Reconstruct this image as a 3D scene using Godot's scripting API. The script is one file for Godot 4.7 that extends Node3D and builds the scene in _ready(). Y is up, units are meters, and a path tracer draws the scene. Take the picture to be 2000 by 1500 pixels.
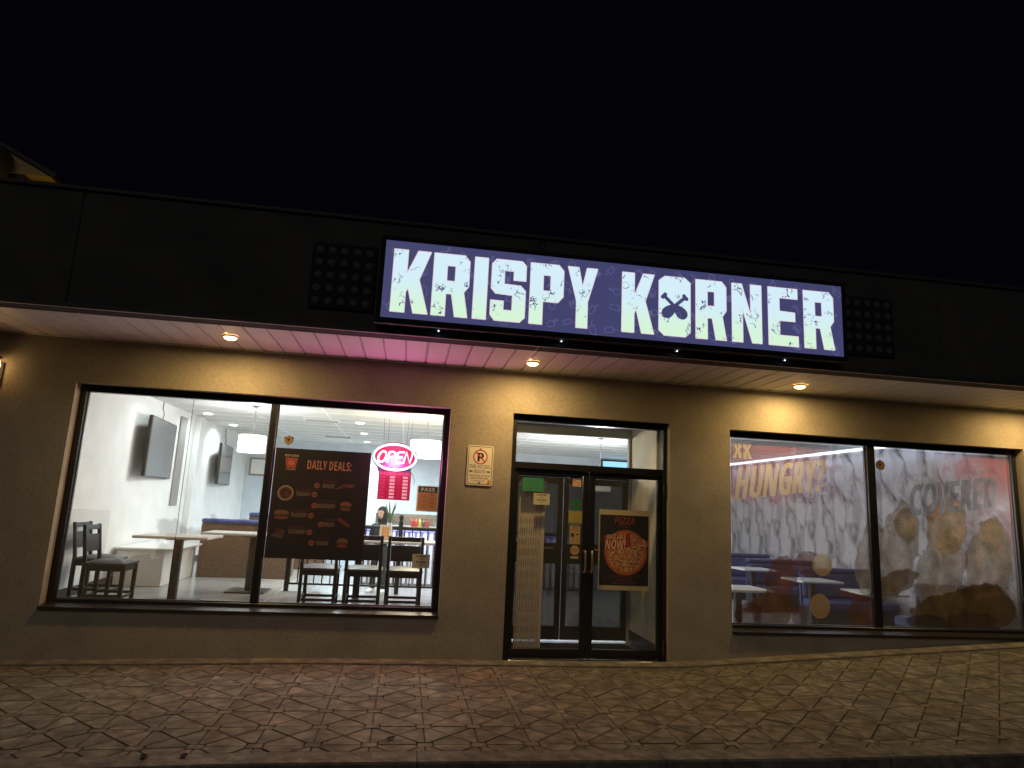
extends Node3D
# A closed fried-chicken shop front at night, seen from across the pavement.
# Facade plane z = 0, street towards +z, y = 0 at the entrance threshold.

const CEIL := 3.0
const FASCIA_Z := 1.36
const SOFFIT_Y := 3.238
const PLATFORM := 0.4
var M := {}
var taken := {}
var boxes := {}
var shop: Node3D

# ------------------------------------------------------------------ helpers
func lin(r: float, g: float, b: float, a := 1.0) -> Color:
	var c := Color(r, g, b).linear_to_srgb()
	c.a = a
	return c

func numbered(called: String) -> String:
	var n: int = taken.get(called, 0)
	taken[called] = n + 1
	return called if n == 0 else "%s_%03d" % [called, n]

func tag(o: Node, label: String, category: String, group := "") -> Node:
	o.set_meta("label", label)
	o.set_meta("category", category)
	if group != "":
		o.set_meta("group", group)
	return o

func thing(called: String, label: String, category: String, at := Vector3.ZERO, turn := 0.0, group := "") -> Node3D:
	var o := Node3D.new()
	o.name = numbered(called)
	add_child(o)
	o.position = at
	o.rotation.y = turn
	tag(o, label, category, group)
	return o

func structure(called: String, mesh: Mesh, m: Material, at := Vector3.ZERO) -> MeshInstance3D:
	var o := MeshInstance3D.new()
	o.name = numbered(called)
	o.mesh = mesh
	o.material_override = null
	o.set_surface_override_material(0, m)
	add_child(o)
	o.position = at
	o.set_meta("kind", "structure")
	return o

func part(parent: Node3D, called: String, mesh: Mesh, m: Material, at := Vector3.ZERO, rot := Vector3.ZERO) -> MeshInstance3D:
	var o := MeshInstance3D.new()
	o.name = called
	o.mesh = mesh
	o.set_surface_override_material(0, m)
	parent.add_child(o, true)
	o.position = at
	o.rotation = rot
	return o

func holder(parent: Node3D, called: String, at := Vector3.ZERO) -> Node3D:
	var o := Node3D.new()
	o.name = called
	parent.add_child(o, true)
	o.position = at
	return o

func copy(src: Node3D, called: String, label: String, at: Vector3, turn: float, group := "") -> Node3D:
	var o: Node3D = src.duplicate()
	o.name = numbered(called)
	add_child(o)
	o.position = at
	o.rotation = Vector3(0, turn, 0)
	o.set_meta("label", label)
	if group != "":
		o.set_meta("group", group)
	return o

func st_new() -> SurfaceTool:
	var st := SurfaceTool.new()
	st.begin(Mesh.PRIMITIVE_TRIANGLES)
	return st

func tri(st: SurfaceTool, a: Vector3, b: Vector3, c: Vector3, out: Vector3, ua := Vector2.ZERO, ub := Vector2.ZERO, uc := Vector2.ZERO) -> void:
	var n := (c - a).cross(b - a)
	if n.length_squared() < 1e-16:
		return
	n = n.normalized()
	if n.dot(out) < 0.0:
		var t := b
		b = c
		c = t
		var tu := ub
		ub = uc
		uc = tu
		n = -n
	for v in [[a, ua], [b, ub], [c, uc]]:
		st.set_normal(n)
		st.set_uv(v[1])
		st.add_vertex(v[0])

func quad(st: SurfaceTool, a: Vector3, b: Vector3, c: Vector3, d: Vector3, out: Vector3) -> void:
	# a b c d go round; uv 0,0 / 1,0 / 1,1 / 0,1
	tri(st, a, b, c, out, Vector2(0, 0), Vector2(1, 0), Vector2(1, 1))
	tri(st, a, c, d, out, Vector2(0, 0), Vector2(1, 1), Vector2(0, 1))

func add_box(st: SurfaceTool, at: Vector3, size: Vector3, bev := 0.0, basis := Basis.IDENTITY) -> void:
	var h := size * 0.5
	bev = minf(bev, minf(h.x, minf(h.y, h.z)) * 0.6)
	if bev <= 0.0:
		for ax in 3:
			for s in [-1.0, 1.0]:
				var n := Vector3.ZERO
				n[ax] = s
				var u := Vector3.ZERO
				var v := Vector3.ZERO
				u[(ax + 1) % 3] = h[(ax + 1) % 3]
				v[(ax + 2) % 3] = h[(ax + 2) % 3]
				var c := n * h
				quad(st, at + basis * (c - u - v), at + basis * (c + u - v), at + basis * (c + u + v), at + basis * (c - u + v), basis * n)
		return
	var i := h - Vector3.ONE * bev
	for ax in 3:
		var b1 := (ax + 1) % 3
		var b2 := (ax + 2) % 3
		for s in [-1.0, 1.0]:
			var n := Vector3.ZERO
			n[ax] = s
			var u := Vector3.ZERO
			var v := Vector3.ZERO
			u[b1] = i[b1]
			v[b2] = i[b2]
			var c := n * h
			quad(st, at + basis * (c - u - v), at + basis * (c + u - v), at + basis * (c + u + v), at + basis * (c - u + v), basis * n)
		# edges parallel to ax
		for s1 in [-1.0, 1.0]:
			for s2 in [-1.0, 1.0]:
				var p := Vector3.ZERO
				p[b1] = s1 * h[b1]
				p[b2] = s2 * i[b2]
				var q := Vector3.ZERO
				q[b1] = s1 * i[b1]
				q[b2] = s2 * h[b2]
				var w := Vector3.ZERO
				w[ax] = i[ax]
				var o := Vector3.ZERO
				o[b1] = s1
				o[b2] = s2
				quad(st, at + basis * (p - w), at + basis * (p + w), at + basis * (q + w), at + basis * (q - w), basis * o)
	for sx in [-1.0, 1.0]:
		for sy in [-1.0, 1.0]:
			for sz in [-1.0, 1.0]:
				var s := Vector3(sx, sy, sz)
				tri(st, at + basis * (Vector3(h.x, i.y, i.z) * s), at + basis * (Vector3(i.x, h.y, i.z) * s), at + basis * (Vector3(i.x, i.y, h.z) * s), basis * s)

func box(x: float, y: float, z: float, bev := 0.004) -> ArrayMesh:
	var key := "%.4f %.4f %.4f %.4f" % [x, y, z, bev]
	if not boxes.has(key):
		var st := st_new()
		add_box(st, Vector3.ZERO, Vector3(x, y, z), bev)
		boxes[key] = st.commit()
	return boxes[key]

# box given by its two corners
func span(parent: Node3D, called: String, lo: Vector3, hi: Vector3, m: Material, bev := 0.004) -> MeshInstance3D:
	var s := hi - lo
	return part(parent, called, box(s.x, s.y, s.z, bev), m, (lo + hi) * 0.5)

func lathe(profile: Array, seg := 24) -> ArrayMesh:
	# profile: Vector2(radius, y) from bottom to top; smooth round the axis
	var st := st_new()
	for k in profile.size() - 1:
		var a: Vector2 = profile[k]
		var b: Vector2 = profile[k + 1]
		var d := (b - a).normalized()
		var nr := d.y
		var ny := -d.x
		for s in seg:
			var t0 := TAU * s / seg
			var t1 := TAU * (s + 1) / seg
			var d0 := Vector3(cos(t0), 0, sin(t0))
			var d1 := Vector3(cos(t1), 0, sin(t1))
			var n0 := (d0 * nr + Vector3(0, ny, 0)).normalized()
			var n1 := (d1 * nr + Vector3(0, ny, 0)).normalized()
			var p := [d0 * a.x + Vector3(0, a.y, 0), d1 * a.x + Vector3(0, a.y, 0), d1 * b.x + Vector3(0, b.y, 0), d0 * b.x + Vector3(0, b.y, 0)]
			var nn := [n0, n1, n1, n0]
			for f in [[0, 1, 2], [0, 2, 3]]:
				var q := [p[f[0]], p[f[1]], p[f[2]]]
				var g: Vector3 = (q[2] - q[0]).cross(q[1] - q[0])
				if g.length_squared() < 1e-18:
					continue
				var order: Array = f if g.dot(nn[f[0]] + nn[f[1]] + nn[f[2]]) > 0.0 else [f[0], f[2], f[1]]
				for i in order:
					st.set_normal(nn[i])
					st.set_uv(Vector2(0, 0))
					st.add_vertex(p[i])
	return st.commit()

func tube(path: PackedVector3Array, r: float, seg := 8, closed := false) -> ArrayMesh:
	var st := st_new()
	add_tube(st, path, r, seg, closed)
	return st.commit()

func add_tube(st: SurfaceTool, path: PackedVector3Array, r: float, seg := 8, closed := false, r2 := -1.0) -> void:
	var n := path.size()
	var rings := []
	for k in n:
		var prev := path[(k - 1 + n) % n] if closed else path[maxi(k - 1, 0)]
		var next := path[(k + 1) % n] if closed else path[mini(k + 1, n - 1)]
		var d := (next - prev).normalized()
		var up := Vector3(0, 0, 1) if absf(d.z) < 0.9 else Vector3(0, 1, 0)
		var u := d.cross(up).normalized()
		var v := u.cross(d).normalized()
		var rr := r if r2 < 0.0 else lerpf(r, r2, float(k) / (n - 1))
		var ring := []
		for s in seg:
			var t := TAU * s / seg
			var o := u * cos(t) + v * sin(t)
			ring.append([path[k] + o * rr, o])
		rings.append(ring)
	var last := n if closed else n - 1
	for k in last:
		var A: Array = rings[k]
		var B: Array = rings[(k + 1) % n]
		for s in seg:
			var t := (s + 1) % seg
			for f in [[A[s], A[t], B[t]], [A[s], B[t], B[s]]]:
				var g: Vector3 = (f[2][0] - f[0][0]).cross(f[1][0] - f[0][0])
				var order: Array = [0, 1, 2] if g.dot(f[0][1] + f[1][1] + f[2][1]) > 0.0 else [0, 2, 1]
				for i in order:
					st.set_normal(f[i][1])
					st.set_uv(Vector2.ZERO)
					st.add_vertex(f[i][0])
	if not closed:
		for e in [0, n - 1]:
			var out := (path[0] - path[1]) if e == 0 else (path[n - 1] - path[n - 2])
			for s in range(1, seg - 1):
				tri(st, rings[e][0][0], rings[e][s][0], rings[e][s + 1][0], out)

# a flat polygon in x,y pushed out along z from -t/2 to t/2, with a bevelled front edge
func plate(poly: PackedVector2Array, t: float, bev := 0.0) -> ArrayMesh:
	var st := st_new()
	add_plate(st, poly, t, bev)
	return st.commit()

func add_plate(st: SurfaceTool, poly: PackedVector2Array, t: float, bev := 0.0, at := Vector3.ZERO, flat := Basis.IDENTITY) -> void:
	var top := poly
	if bev > 0.0:
		var off := Geometry2D.offset_polygon(poly, -bev)
		if off.size() == 1 and off[0].size() == poly.size():
			# match the order of the corners
			var o: PackedVector2Array = off[0]
			var best := 0
			var best_d := 1e9
			for k in o.size():
				var d := 0.0
				for j in o.size():
					d += o[(j + k) % o.size()].distance_to(poly[j])
				if d < best_d:
					best_d = d
					best = k
			top = PackedVector2Array()
			for j in o.size():
				top.append(o[(j + best) % o.size()])
			if best_d > bev * 4.0 * o.size():
				top = poly
				bev = 0.0
		else:
			bev = 0.0
	var h := t * 0.5
	var lo := Vector2(1e9, 1e9)
	var hi := Vector2(-1e9, -1e9)
	var mid := Vector2.ZERO
	for p in poly:
		lo = lo.min(p)
		hi = hi.max(p)
		mid += p / poly.size()
	var sz := hi - lo
	var idx := Geometry2D.triangulate_polygon(top)
	for k in range(0, idx.size(), 3):
		var q := [top[idx[k]], top[idx[k + 1]], top[idx[k + 2]]]
		var w := []
		var uv := []
		for p in q:
			w.append(at + flat * Vector3(p.x, p.y, h))
			uv.append(Vector2((p.x - lo.x) / sz.x, 1.0 - (p.y - lo.y) / sz.y))
		tri(st, w[0], w[1], w[2], flat * Vector3(0, 0, 1), uv[0], uv[1], uv[2])
		for i in 3:
			w[i] = w[i] - flat * Vector3(0, 0, t)
		tri(st, w[0], w[1], w[2], flat * Vector3(0, 0, -1), uv[0], uv[1], uv[2])
	var turn := 1.0 if Geometry2D.is_polygon_clockwise(poly) else -1.0
	for k in poly.size():
		var a := poly[k]
		var b := poly[(k + 1) % poly.size()]
		var ta := top[k]
		var tb := top[(k + 1) % poly.size()]
		var e := (b - a)
		var out := flat * Vector3(-e.y, e.x, 0) * turn
		quad(st, at + flat * Vector3(a.x, a.y, -h), at + flat * Vector3(b.x, b.y, -h), at + flat * Vector3(b.x, b.y, h - bev), at + flat * Vector3(a.x, a.y, h - bev), out)
		if bev > 0.0:
			quad(st, at + flat * Vector3(a.x, a.y, h - bev), at + flat * Vector3(b.x, b.y, h - bev), at + flat * Vector3(tb.x, tb.y, h), at + flat * Vector3(ta.x, ta.y, h), out + flat * Vector3(0, 0, 0.5 * out.length()))

func rounded(w: float, h: float, r: float, seg := 5) -> PackedVector2Array:
	var p := PackedVector2Array()
	for c in 4:
		var cx := (w * 0.5 - r) * (1.0 if c == 0 or c == 3 else -1.0)
		var cy := (h * 0.5 - r) * (1.0 if c < 2 else -1.0)
		for k in seg + 1:
			var t := PI * 0.5 * (c + float(k) / seg)
			p.append(Vector2(cx + cos(t) * r, cy + sin(t) * r))
	return p

func oval(rx: float, ry: float, seg := 32) -> PackedVector2Array:
	var p := PackedVector2Array()
	for k in seg:
		p.append(Vector2(cos(TAU * k / seg) * rx, sin(TAU * k / seg) * ry))
	return p

# thin sheet facing +z with a picture on its face (uv 0..1, top left origin); the back and the edges are plain paper
func sheet(w: float, h: float) -> ArrayMesh:
	var key := "sheet %.4f %.4f" % [w, h]
	if boxes.has(key):
		return boxes[key]
	var st := st_new()
	var x := w * 0.5
	var y := h * 0.5
	quad(st, Vector3(-x, y, 0.0006), Vector3(x, y, 0.0006), Vector3(x, -y, 0.0006), Vector3(-x, -y, 0.0006), Vector3(0, 0, 1))
	var mesh := st.commit()
	st = st_new()
	quad(st, Vector3(-x, y, -0.0006), Vector3(x, y, -0.0006), Vector3(x, -y, -0.0006), Vector3(-x, -y, -0.0006), Vector3(0, 0, -1))
	for e in [[Vector2(-x, y), Vector2(x, y), Vector3(0, 1, 0)], [Vector2(-x, -y), Vector2(x, -y), Vector3(0, -1, 0)], [Vector2(-x, -y), Vector2(-x, y), Vector3(-1, 0, 0)], [Vector2(x, -y), Vector2(x, y), Vector3(1, 0, 0)]]:
		quad(st, Vector3(e[0].x, e[0].y, -0.0006), Vector3(e[1].x, e[1].y, -0.0006), Vector3(e[1].x, e[1].y, 0.0006), Vector3(e[0].x, e[0].y, 0.0006), e[2])
	mesh = st.commit(mesh)
	boxes[key] = mesh
	return mesh

func paper(parent: Node3D, called: String, w: float, h: float, face: Material, back: Material, at: Vector3, tilt := 0.0) -> MeshInstance3D:
	var o := part(parent, called, sheet(w, h), face, at, Vector3(0, 0, tilt))
	o.set_surface_override_material(1, back)
	return o

# ------------------------------------------------------------------ drawing flat print
func fill_tri(im: Image, a: Vector2, b: Vector2, c: Vector2, col: Color) -> void:
	var y0 := int(ceil(minf(a.y, minf(b.y, c.y)) - 0.5))
	var y1 := int(floor(maxf(a.y, maxf(b.y, c.y)) - 0.5))
	y0 = maxi(y0, 0)
	y1 = mini(y1, im.get_height() - 1)
	for y in range(y0, y1 + 1):
		var f := y + 0.5
		var lo := 1e9
		var hi := -1e9
		for e in [[a, b], [b, c], [c, a]]:
			var p: Vector2 = e[0]
			var q: Vector2 = e[1]
			if (p.y <= f and q.y > f) or (q.y <= f and p.y > f):
				var x := p.x + (q.x - p.x) * (f - p.y) / (q.y - p.y)
				lo = minf(lo, x)
				hi = maxf(hi, x)
		if hi >= lo:
			var xa := maxi(int(round(lo)), 0)
			var xb := mini(int(round(hi)), im.get_width())
			if xb > xa:
				im.fill_rect(Rect2i(xa, y, xb - xa, 1), col)

func fill_poly(im: Image, poly: PackedVector2Array, col: Color) -> void:
	var idx := Geometry2D.triangulate_polygon(poly)
	for k in range(0, idx.size(), 3):
		fill_tri(im, poly[idx[k]], poly[idx[k + 1]], poly[idx[k + 2]], col)

func disc(im: Image, c: Vector2, rx: float, ry: float, col: Color) -> void:
	var y0 := maxi(int(c.y - ry), 0)
	var y1 := mini(int(c.y + ry), im.get_height() - 1)
	for y in range(y0, y1 + 1):
		var t := (y + 0.5 - c.y) / ry
		if absf(t) >= 1.0:
			continue
		var w := rx * sqrt(1.0 - t * t)
		var xa := maxi(int(round(c.x - w)), 0)
		var xb := mini(int(round(c.x + w)), im.get_width())
		if xb > xa:
			im.fill_rect(Rect2i(xa, y, xb - xa, 1), col)

func stroke(im: Image, pts: PackedVector2Array, w: float, col: Color) -> void:
	for k in pts.size() - 1:
		var d := (pts[k + 1] - pts[k])
		var n := maxi(int(d.length() / maxf(w * 0.4, 0.7)), 1)
		for i in n + 1:
			var p := pts[k] + d * (float(i) / n)
			im.fill_rect(Rect2i(int(p.x - w * 0.5), int(p.y - w * 0.5), maxi(int(w), 1), maxi(int(w), 1)), col)

var fonts := {}
func font(bold: bool) -> SystemFont:
	if not fonts.has(bold):
		var f := SystemFont.new()
		f.font_names = PackedStringArray(["Droid Sans"])
		f.font_weight = 700 if bold else 400
		fonts[bold] = f
	return fonts[bold]

# lettering fitted into a rectangle of the picture; slant leans it, rise lifts the right end
func text(im: Image, words: String, r: Rect2, col: Color, bold := true, slant := 0.0, rise := 0.0) -> void:
	var t := TextMesh.new()
	t.font = font(bold)
	t.font_size = 48
	t.pixel_size = 0.01
	t.depth = 0.0
	t.text = words
	var arr := t.get_mesh_arrays()
	var v: PackedVector3Array = arr[Mesh.ARRAY_VERTEX]
	var ix: PackedInt32Array = arr[Mesh.ARRAY_INDEX]
	if v.is_empty():
		return
	var lo := Vector2(1e9, 1e9)
	var hi := Vector2(-1e9, -1e9)
	for p in v:
		lo = lo.min(Vector2(p.x, p.y))
		hi = hi.max(Vector2(p.x, p.y))
	var s := hi - lo
	var q := PackedVector2Array()
	for p in v:
		var u := (p.x - lo.x) / s.x
		var w := (hi.y - p.y) / s.y
		q.append(Vector2(r.position.x + u * r.size.x + (0.5 - w) * slant * r.size.y, r.position.y + w * r.size.y - u * rise))
	for k in range(0, ix.size(), 3):
		fill_tri(im, q[ix[k]], q[ix[k + 1]], q[ix[k + 2]], col)

func blank(w: int, h: int, col: Color) -> Image:
	var im := Image.create(w, h, false, Image.FORMAT_RGBA8)
	im.fill(col)
	return im

func half(im: Image) -> Texture2D:
	im.resize(im.get_width() / 2, im.get_height() / 2, Image.INTERPOLATE_BILINEAR)
	return ImageTexture.create_from_image(im)

# ------------------------------------------------------------------ materials
var grains := {}
func grain(seed_: int, freq: float, octaves: int, lo: float, hi: float, size := 512, gamma := 1.0) -> ImageTexture:
	var key := "%d %f %d %f %f %d %f" % [seed_, freq, octaves, lo, hi, size, gamma]
	if grains.has(key):
		return grains[key]
	var n := FastNoiseLite.new()
	n.seed = seed_
	n.frequency = freq
	n.fractal_octaves = octaves
	n.noise_type = FastNoiseLite.TYPE_SIMPLEX_SMOOTH
	var im := n.get_seamless_image(size, size)
	im.convert(Image.FORMAT_L8)
	var d := im.get_data()
	for k in d.size():
		d[k] = int(255.0 * clampf(lerpf(lo, hi, pow(d[k] / 255.0, gamma)), 0.0, 1.0))
	var t := ImageTexture.create_from_image(Image.create_from_data(size, size, false, Image.FORMAT_L8, d))
	grains[key] = t
	return t

func mat(called: String, c: Color, rough: float, metal := 0.0, spec := 0.5) -> StandardMaterial3D:
	var m := StandardMaterial3D.new()
	m.resource_name = called
	m.albedo_color = c
	m.roughness = rough
	m.metallic = metal
	m.metallic_specular = spec
	M[called] = m
	return m

func grained(m: StandardMaterial3D, t: Texture2D, metres: float, bump: Texture2D = null, bump_cm := 0.0, world := true) -> StandardMaterial3D:
	m.albedo_texture = t
	m.uv1_triplanar = true
	m.uv1_world_triplanar = world
	m.uv1_scale = Vector3.ONE / metres
	if bump:
		m.heightmap_enabled = true
		m.heightmap_texture = bump
		m.heightmap_scale = bump_cm
	return m

func print_mat(called: String, t: Texture2D, rough := 0.55) -> StandardMaterial3D:
	var m := mat(called, Color.WHITE, rough)
	m.albedo_texture = t
	m.texture_repeat = false
	return m

func lucent(m: StandardMaterial3D) -> StandardMaterial3D:
	m.backlight_enabled = true
	m.backlight = Color(.8, .8, .8)
	return m

func glow(called: String, c: Color, energy: float) -> StandardMaterial3D:
	var m := mat(called, c, 0.5)
	m.emission_enabled = true
	m.emission = c
	m.emission_energy_multiplier = energy
	return m

func materials() -> void:
	var fine := grain(3, 0.035, 5, 0.0, 1.0)
	var mottled := grain(7, 0.006, 5, 0.80, 1.0)
	grained(mat("stucco", lin(0.42, 0.38, 0.315), 0.92), grain(11, 0.05, 5, 0.90, 1.0), 1.3, grain(12, 0.12, 4, 0.0, 1.0), 0.16)
	grained(mat("fascia_stucco", lin(0.065, 0.065, 0.064), 0.9), mottled, 2.3, grain(12, 0.09, 3, 0.0, 1.0), 0.2)
	mat("soffit_white", lin(0.84, 0.82, 0.80), 0.5)
	mat("soffit_backing", lin(0.52, 0.50, 0.48), 0.7)
	mat("black_frame", lin(0.012, 0.012, 0.014), 0.38)
	mat("sill_metal", lin(0.05, 0.045, 0.042), 0.42, 0.6)
	mat("sign_black", lin(0.008, 0.008, 0.009), 0.85)
	mat("stud_grey", lin(0.075, 0.075, 0.078), 0.8)
	mat("bead", lin(0.10, 0.10, 0.105), 0.4, 0.3)
	mat("coping", lin(0.045, 0.045, 0.045), 0.7, 0.2)
	var conc := grain(21, 0.014, 6, 0.62, 1.0)
	grained(mat("concrete", lin(0.36, 0.33, 0.28), 0.9), conc, 1.3, fine, 0.25)
	grained(mat("kerb_concrete", lin(0.30, 0.28, 0.25), 0.92), conc, 0.9, fine, 0.5)
	grained(mat("joint_sand", lin(0.12, 0.10, 0.078), 0.98), conc, 0.4)
	for k in 5:
		var c: Color = [lin(0.30, 0.28, 0.222), lin(0.345, 0.316, 0.25), lin(0.26, 0.24, 0.192), lin(0.315, 0.28, 0.214), lin(0.28, 0.264, 0.22)][k]
		grained(mat("paver%d" % k, c, 0.86), grain(31, 0.011, 6, 0.55, 1.0), 0.85 + 0.11 * k, fine, 0.28)
	grained(mat("asphalt", lin(0.035, 0.034, 0.034), 0.9), grain(41, 0.05, 5, 0.5, 1.0), 1.1, fine, 0.5)
	grained(mat("far_ground", lin(0.05, 0.05, 0.045), 0.95), grain(41, 0.05, 5, 0.5, 1.0), 9.0)
	grained(mat("leaf_litter", lin(0.02, 0.017, 0.012), 0.95), conc, 0.1)
	for called in ["stucco", "concrete", "kerb_concrete", "paver0", "paver1", "paver2", "paver3", "paver4"]:
		var m: StandardMaterial3D = M[called]
		m.detail_enabled = true
		m.detail_blend_mode = BaseMaterial3D.BLEND_MODE_MUL
		m.detail_albedo = grain(97, 0.009, 6, 0.87 if called == "stucco" else 0.76, 1.0, 512, 0.6)
		m.detail_uv_layer = BaseMaterial3D.DETAIL_UV_2
		m.uv2_triplanar = true
		m.uv2_world_triplanar = true
		m.uv2_scale = Vector3.ONE / 2.7
	# inside
	grained(mat("white_paint", lin(0.74, 0.75, 0.74), 0.6), grain(51, 0.012, 4, 0.94, 1.0), 2.9)
	grained(mat("cream_paint", lin(0.80, 0.77, 0.64), 0.6), grain(51, 0.012, 4, 0.93, 1.0), 2.1)
	grained(mat("blue_paint", lin(0.58, 0.66, 0.72), 0.6), grain(51, 0.012, 4, 0.93, 1.0), 2.4)
	mat("grey_panel", lin(0.22, 0.21, 0.20), 0.6)
	mat("bulkhead_grey", lin(0.42, 0.42, 0.39), 0.65)
	grained(mat("ceiling_tile", lin(0.70, 0.70, 0.67), 0.85), grain(61, 0.06, 4, 0.86, 1.0), 1.1, grain(61, 0.06, 4, 0.0, 1.0), 0.2)
	mat("tee_bar", lin(0.78, 0.78, 0.76), 0.45)
	grained(mat("grey_floor", lin(0.42, 0.42, 0.41), 0.22), grain(71, 0.01, 6, 0.88, 1.0), 1.8)
	mat("skirting", lin(0.05, 0.035, 0.03), 0.5)
	grained(mat("dark_mat", lin(0.03, 0.03, 0.03), 0.95), fine, 0.4)
	var wood := grain(81, 0.03, 4, 0.6, 1.0)
	grained(mat("espresso_wood", lin(0.022, 0.014, 0.010), 0.35), wood, 0.5, null, 0.0, false)
	mat("seat_vinyl", lin(0.055, 0.05, 0.05), 0.42)
	mat("blue_vinyl", lin(0.035, 0.05, 0.16), 0.4)
	grained(mat("booth_wood", lin(0.20, 0.12, 0.07), 0.45), wood, 0.6, null, 0.0, false)
	mat("white_laminate", lin(0.74, 0.74, 0.70), 0.28)
	mat("counter_white", lin(0.66, 0.67, 0.70), 0.4)
	mat("steel", lin(0.55, 0.55, 0.55), 0.25, 1.0)
	mat("brass_pull", lin(0.62, 0.50, 0.36), 0.3, 0.9)
	mat("black_metal", lin(0.014, 0.014, 0.014), 0.4)
	mat("grille_grey", lin(0.36, 0.36, 0.36), 0.5)
	mat("tv_screen", lin(0.13, 0.135, 0.14), 0.18)  # lifted grey stands in for haze and room reflections on the screen
	mat("gate_metal", lin(0.62, 0.55, 0.44), 0.45, 0.1)
	mat("paper_white", lin(0.72, 0.72, 0.70), 0.8)
	mat("paper_back", lin(0.55, 0.55, 0.53), 0.85)
	mat("poster_back", lin(0.55, 0.55, 0.55), 0.85)
	mat("screw", lin(0.35, 0.30, 0.25), 0.4, 0.8)
	mat("leaf", lin(0.05, 0.13, 0.04), 0.5)
	mat("pot_white", lin(0.7, 0.7, 0.68), 0.4)
	mat("shade_fabric", lin(0.8, 0.78, 0.72), 0.8)
	mat("cable", lin(0.03, 0.03, 0.03), 0.6)
	var glass := mat("glass", Color(1, 1, 1, 0.03), 0.02)
	glass.transparency = BaseMaterial3D.TRANSPARENCY_ALPHA
	var dim := mat("door_glass", Color(0.08, 0.076, 0.066, 0.955), 0.03)
	dim.transparency = BaseMaterial3D.TRANSPARENCY_ALPHA
	glow("lamp_warm", Color(1.0, 0.80, 0.50), 14.0)
	glow("lamp_white", Color(1.0, 0.98, 0.94), 9.0)
	glow("pendant_glow", Color(1.0, 0.97, 0.90), 3.0)
	glow("led_white", Color(0.86, 0.94, 1.0), 3.0)
	glow("led_blue", Color(0.62, 0.66, 1.0), 2.0)
	glow("led_dot", Color(0.9, 0.95, 1.0), 2.5)
	glow("neon_letters", Color(1.0, 0.80, 0.84), 2.6)
	glow("neon_ring", Color(0.55, 0.92, 1.0), 3.2)

# ------------------------------------------------------------------ printed pictures
func sign_letter(c: String) -> Array:
	match c:
		"K": return [[0, 0, .37, 0, .37, .40, .66, 0, 1, 0, .72, .46, 1, 1, .62, 1, .44, .60, .37, .68, .37, 1, 0, 1]]
		"R": return [[0, 0, .86, 0, 1, .09, 1, .50, .87, .60, 1, 1, .66, 1, .54, .64, .37, .64, .37, 1, 0, 1], [.37, .18, .62, .18, .62, .44, .37, .44]]
		"I": return [[0, 0, 1, 0, 1, 1, 0, 1]]
		"S": return [[.12, 0, .88, 0, 1, .07, 1, .32, .65, .32, .65, .17, .36, .17, .36, .40, .86, .41, 1, .49, 1, .92, .86, 1, .13, 1, 0, .91, 0, .68, .36, .68, .36, .83, .63, .83, .63, .57, .13, .56, 0, .48, 0, .08]]
		"P": return [[0, 0, .85, 0, 1, .09, 1, .52, .84, .62, .38, .62, .38, 1, 0, 1], [.38, .18, .62, .18, .62, .45, .38, .45]]
		"Y": return [[0, 0, .36, 0, .5, .34, .65, 0, 1, 0, .68, .56, .68, 1, .31, 1, .31, .56]]
		"O": return [[.18, 0, .82, 0, 1, .08, 1, .92, .84, 1, .17, 1, 0, .92, 0, .08]]
		"N": return [[0, 0, .33, 0, .64, .56, .64, 0, 1, 0, 1, 1, .68, 1, .35, .42, .35, 1, 0, 1]]
		"E": return [[0, 0, 1, 0, 1, .17, .37, .17, .37, .41, .90, .42, .90, .57, .37, .57, .37, .83, 1, .83, 1, 1, 0, 1]]
	return []

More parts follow.
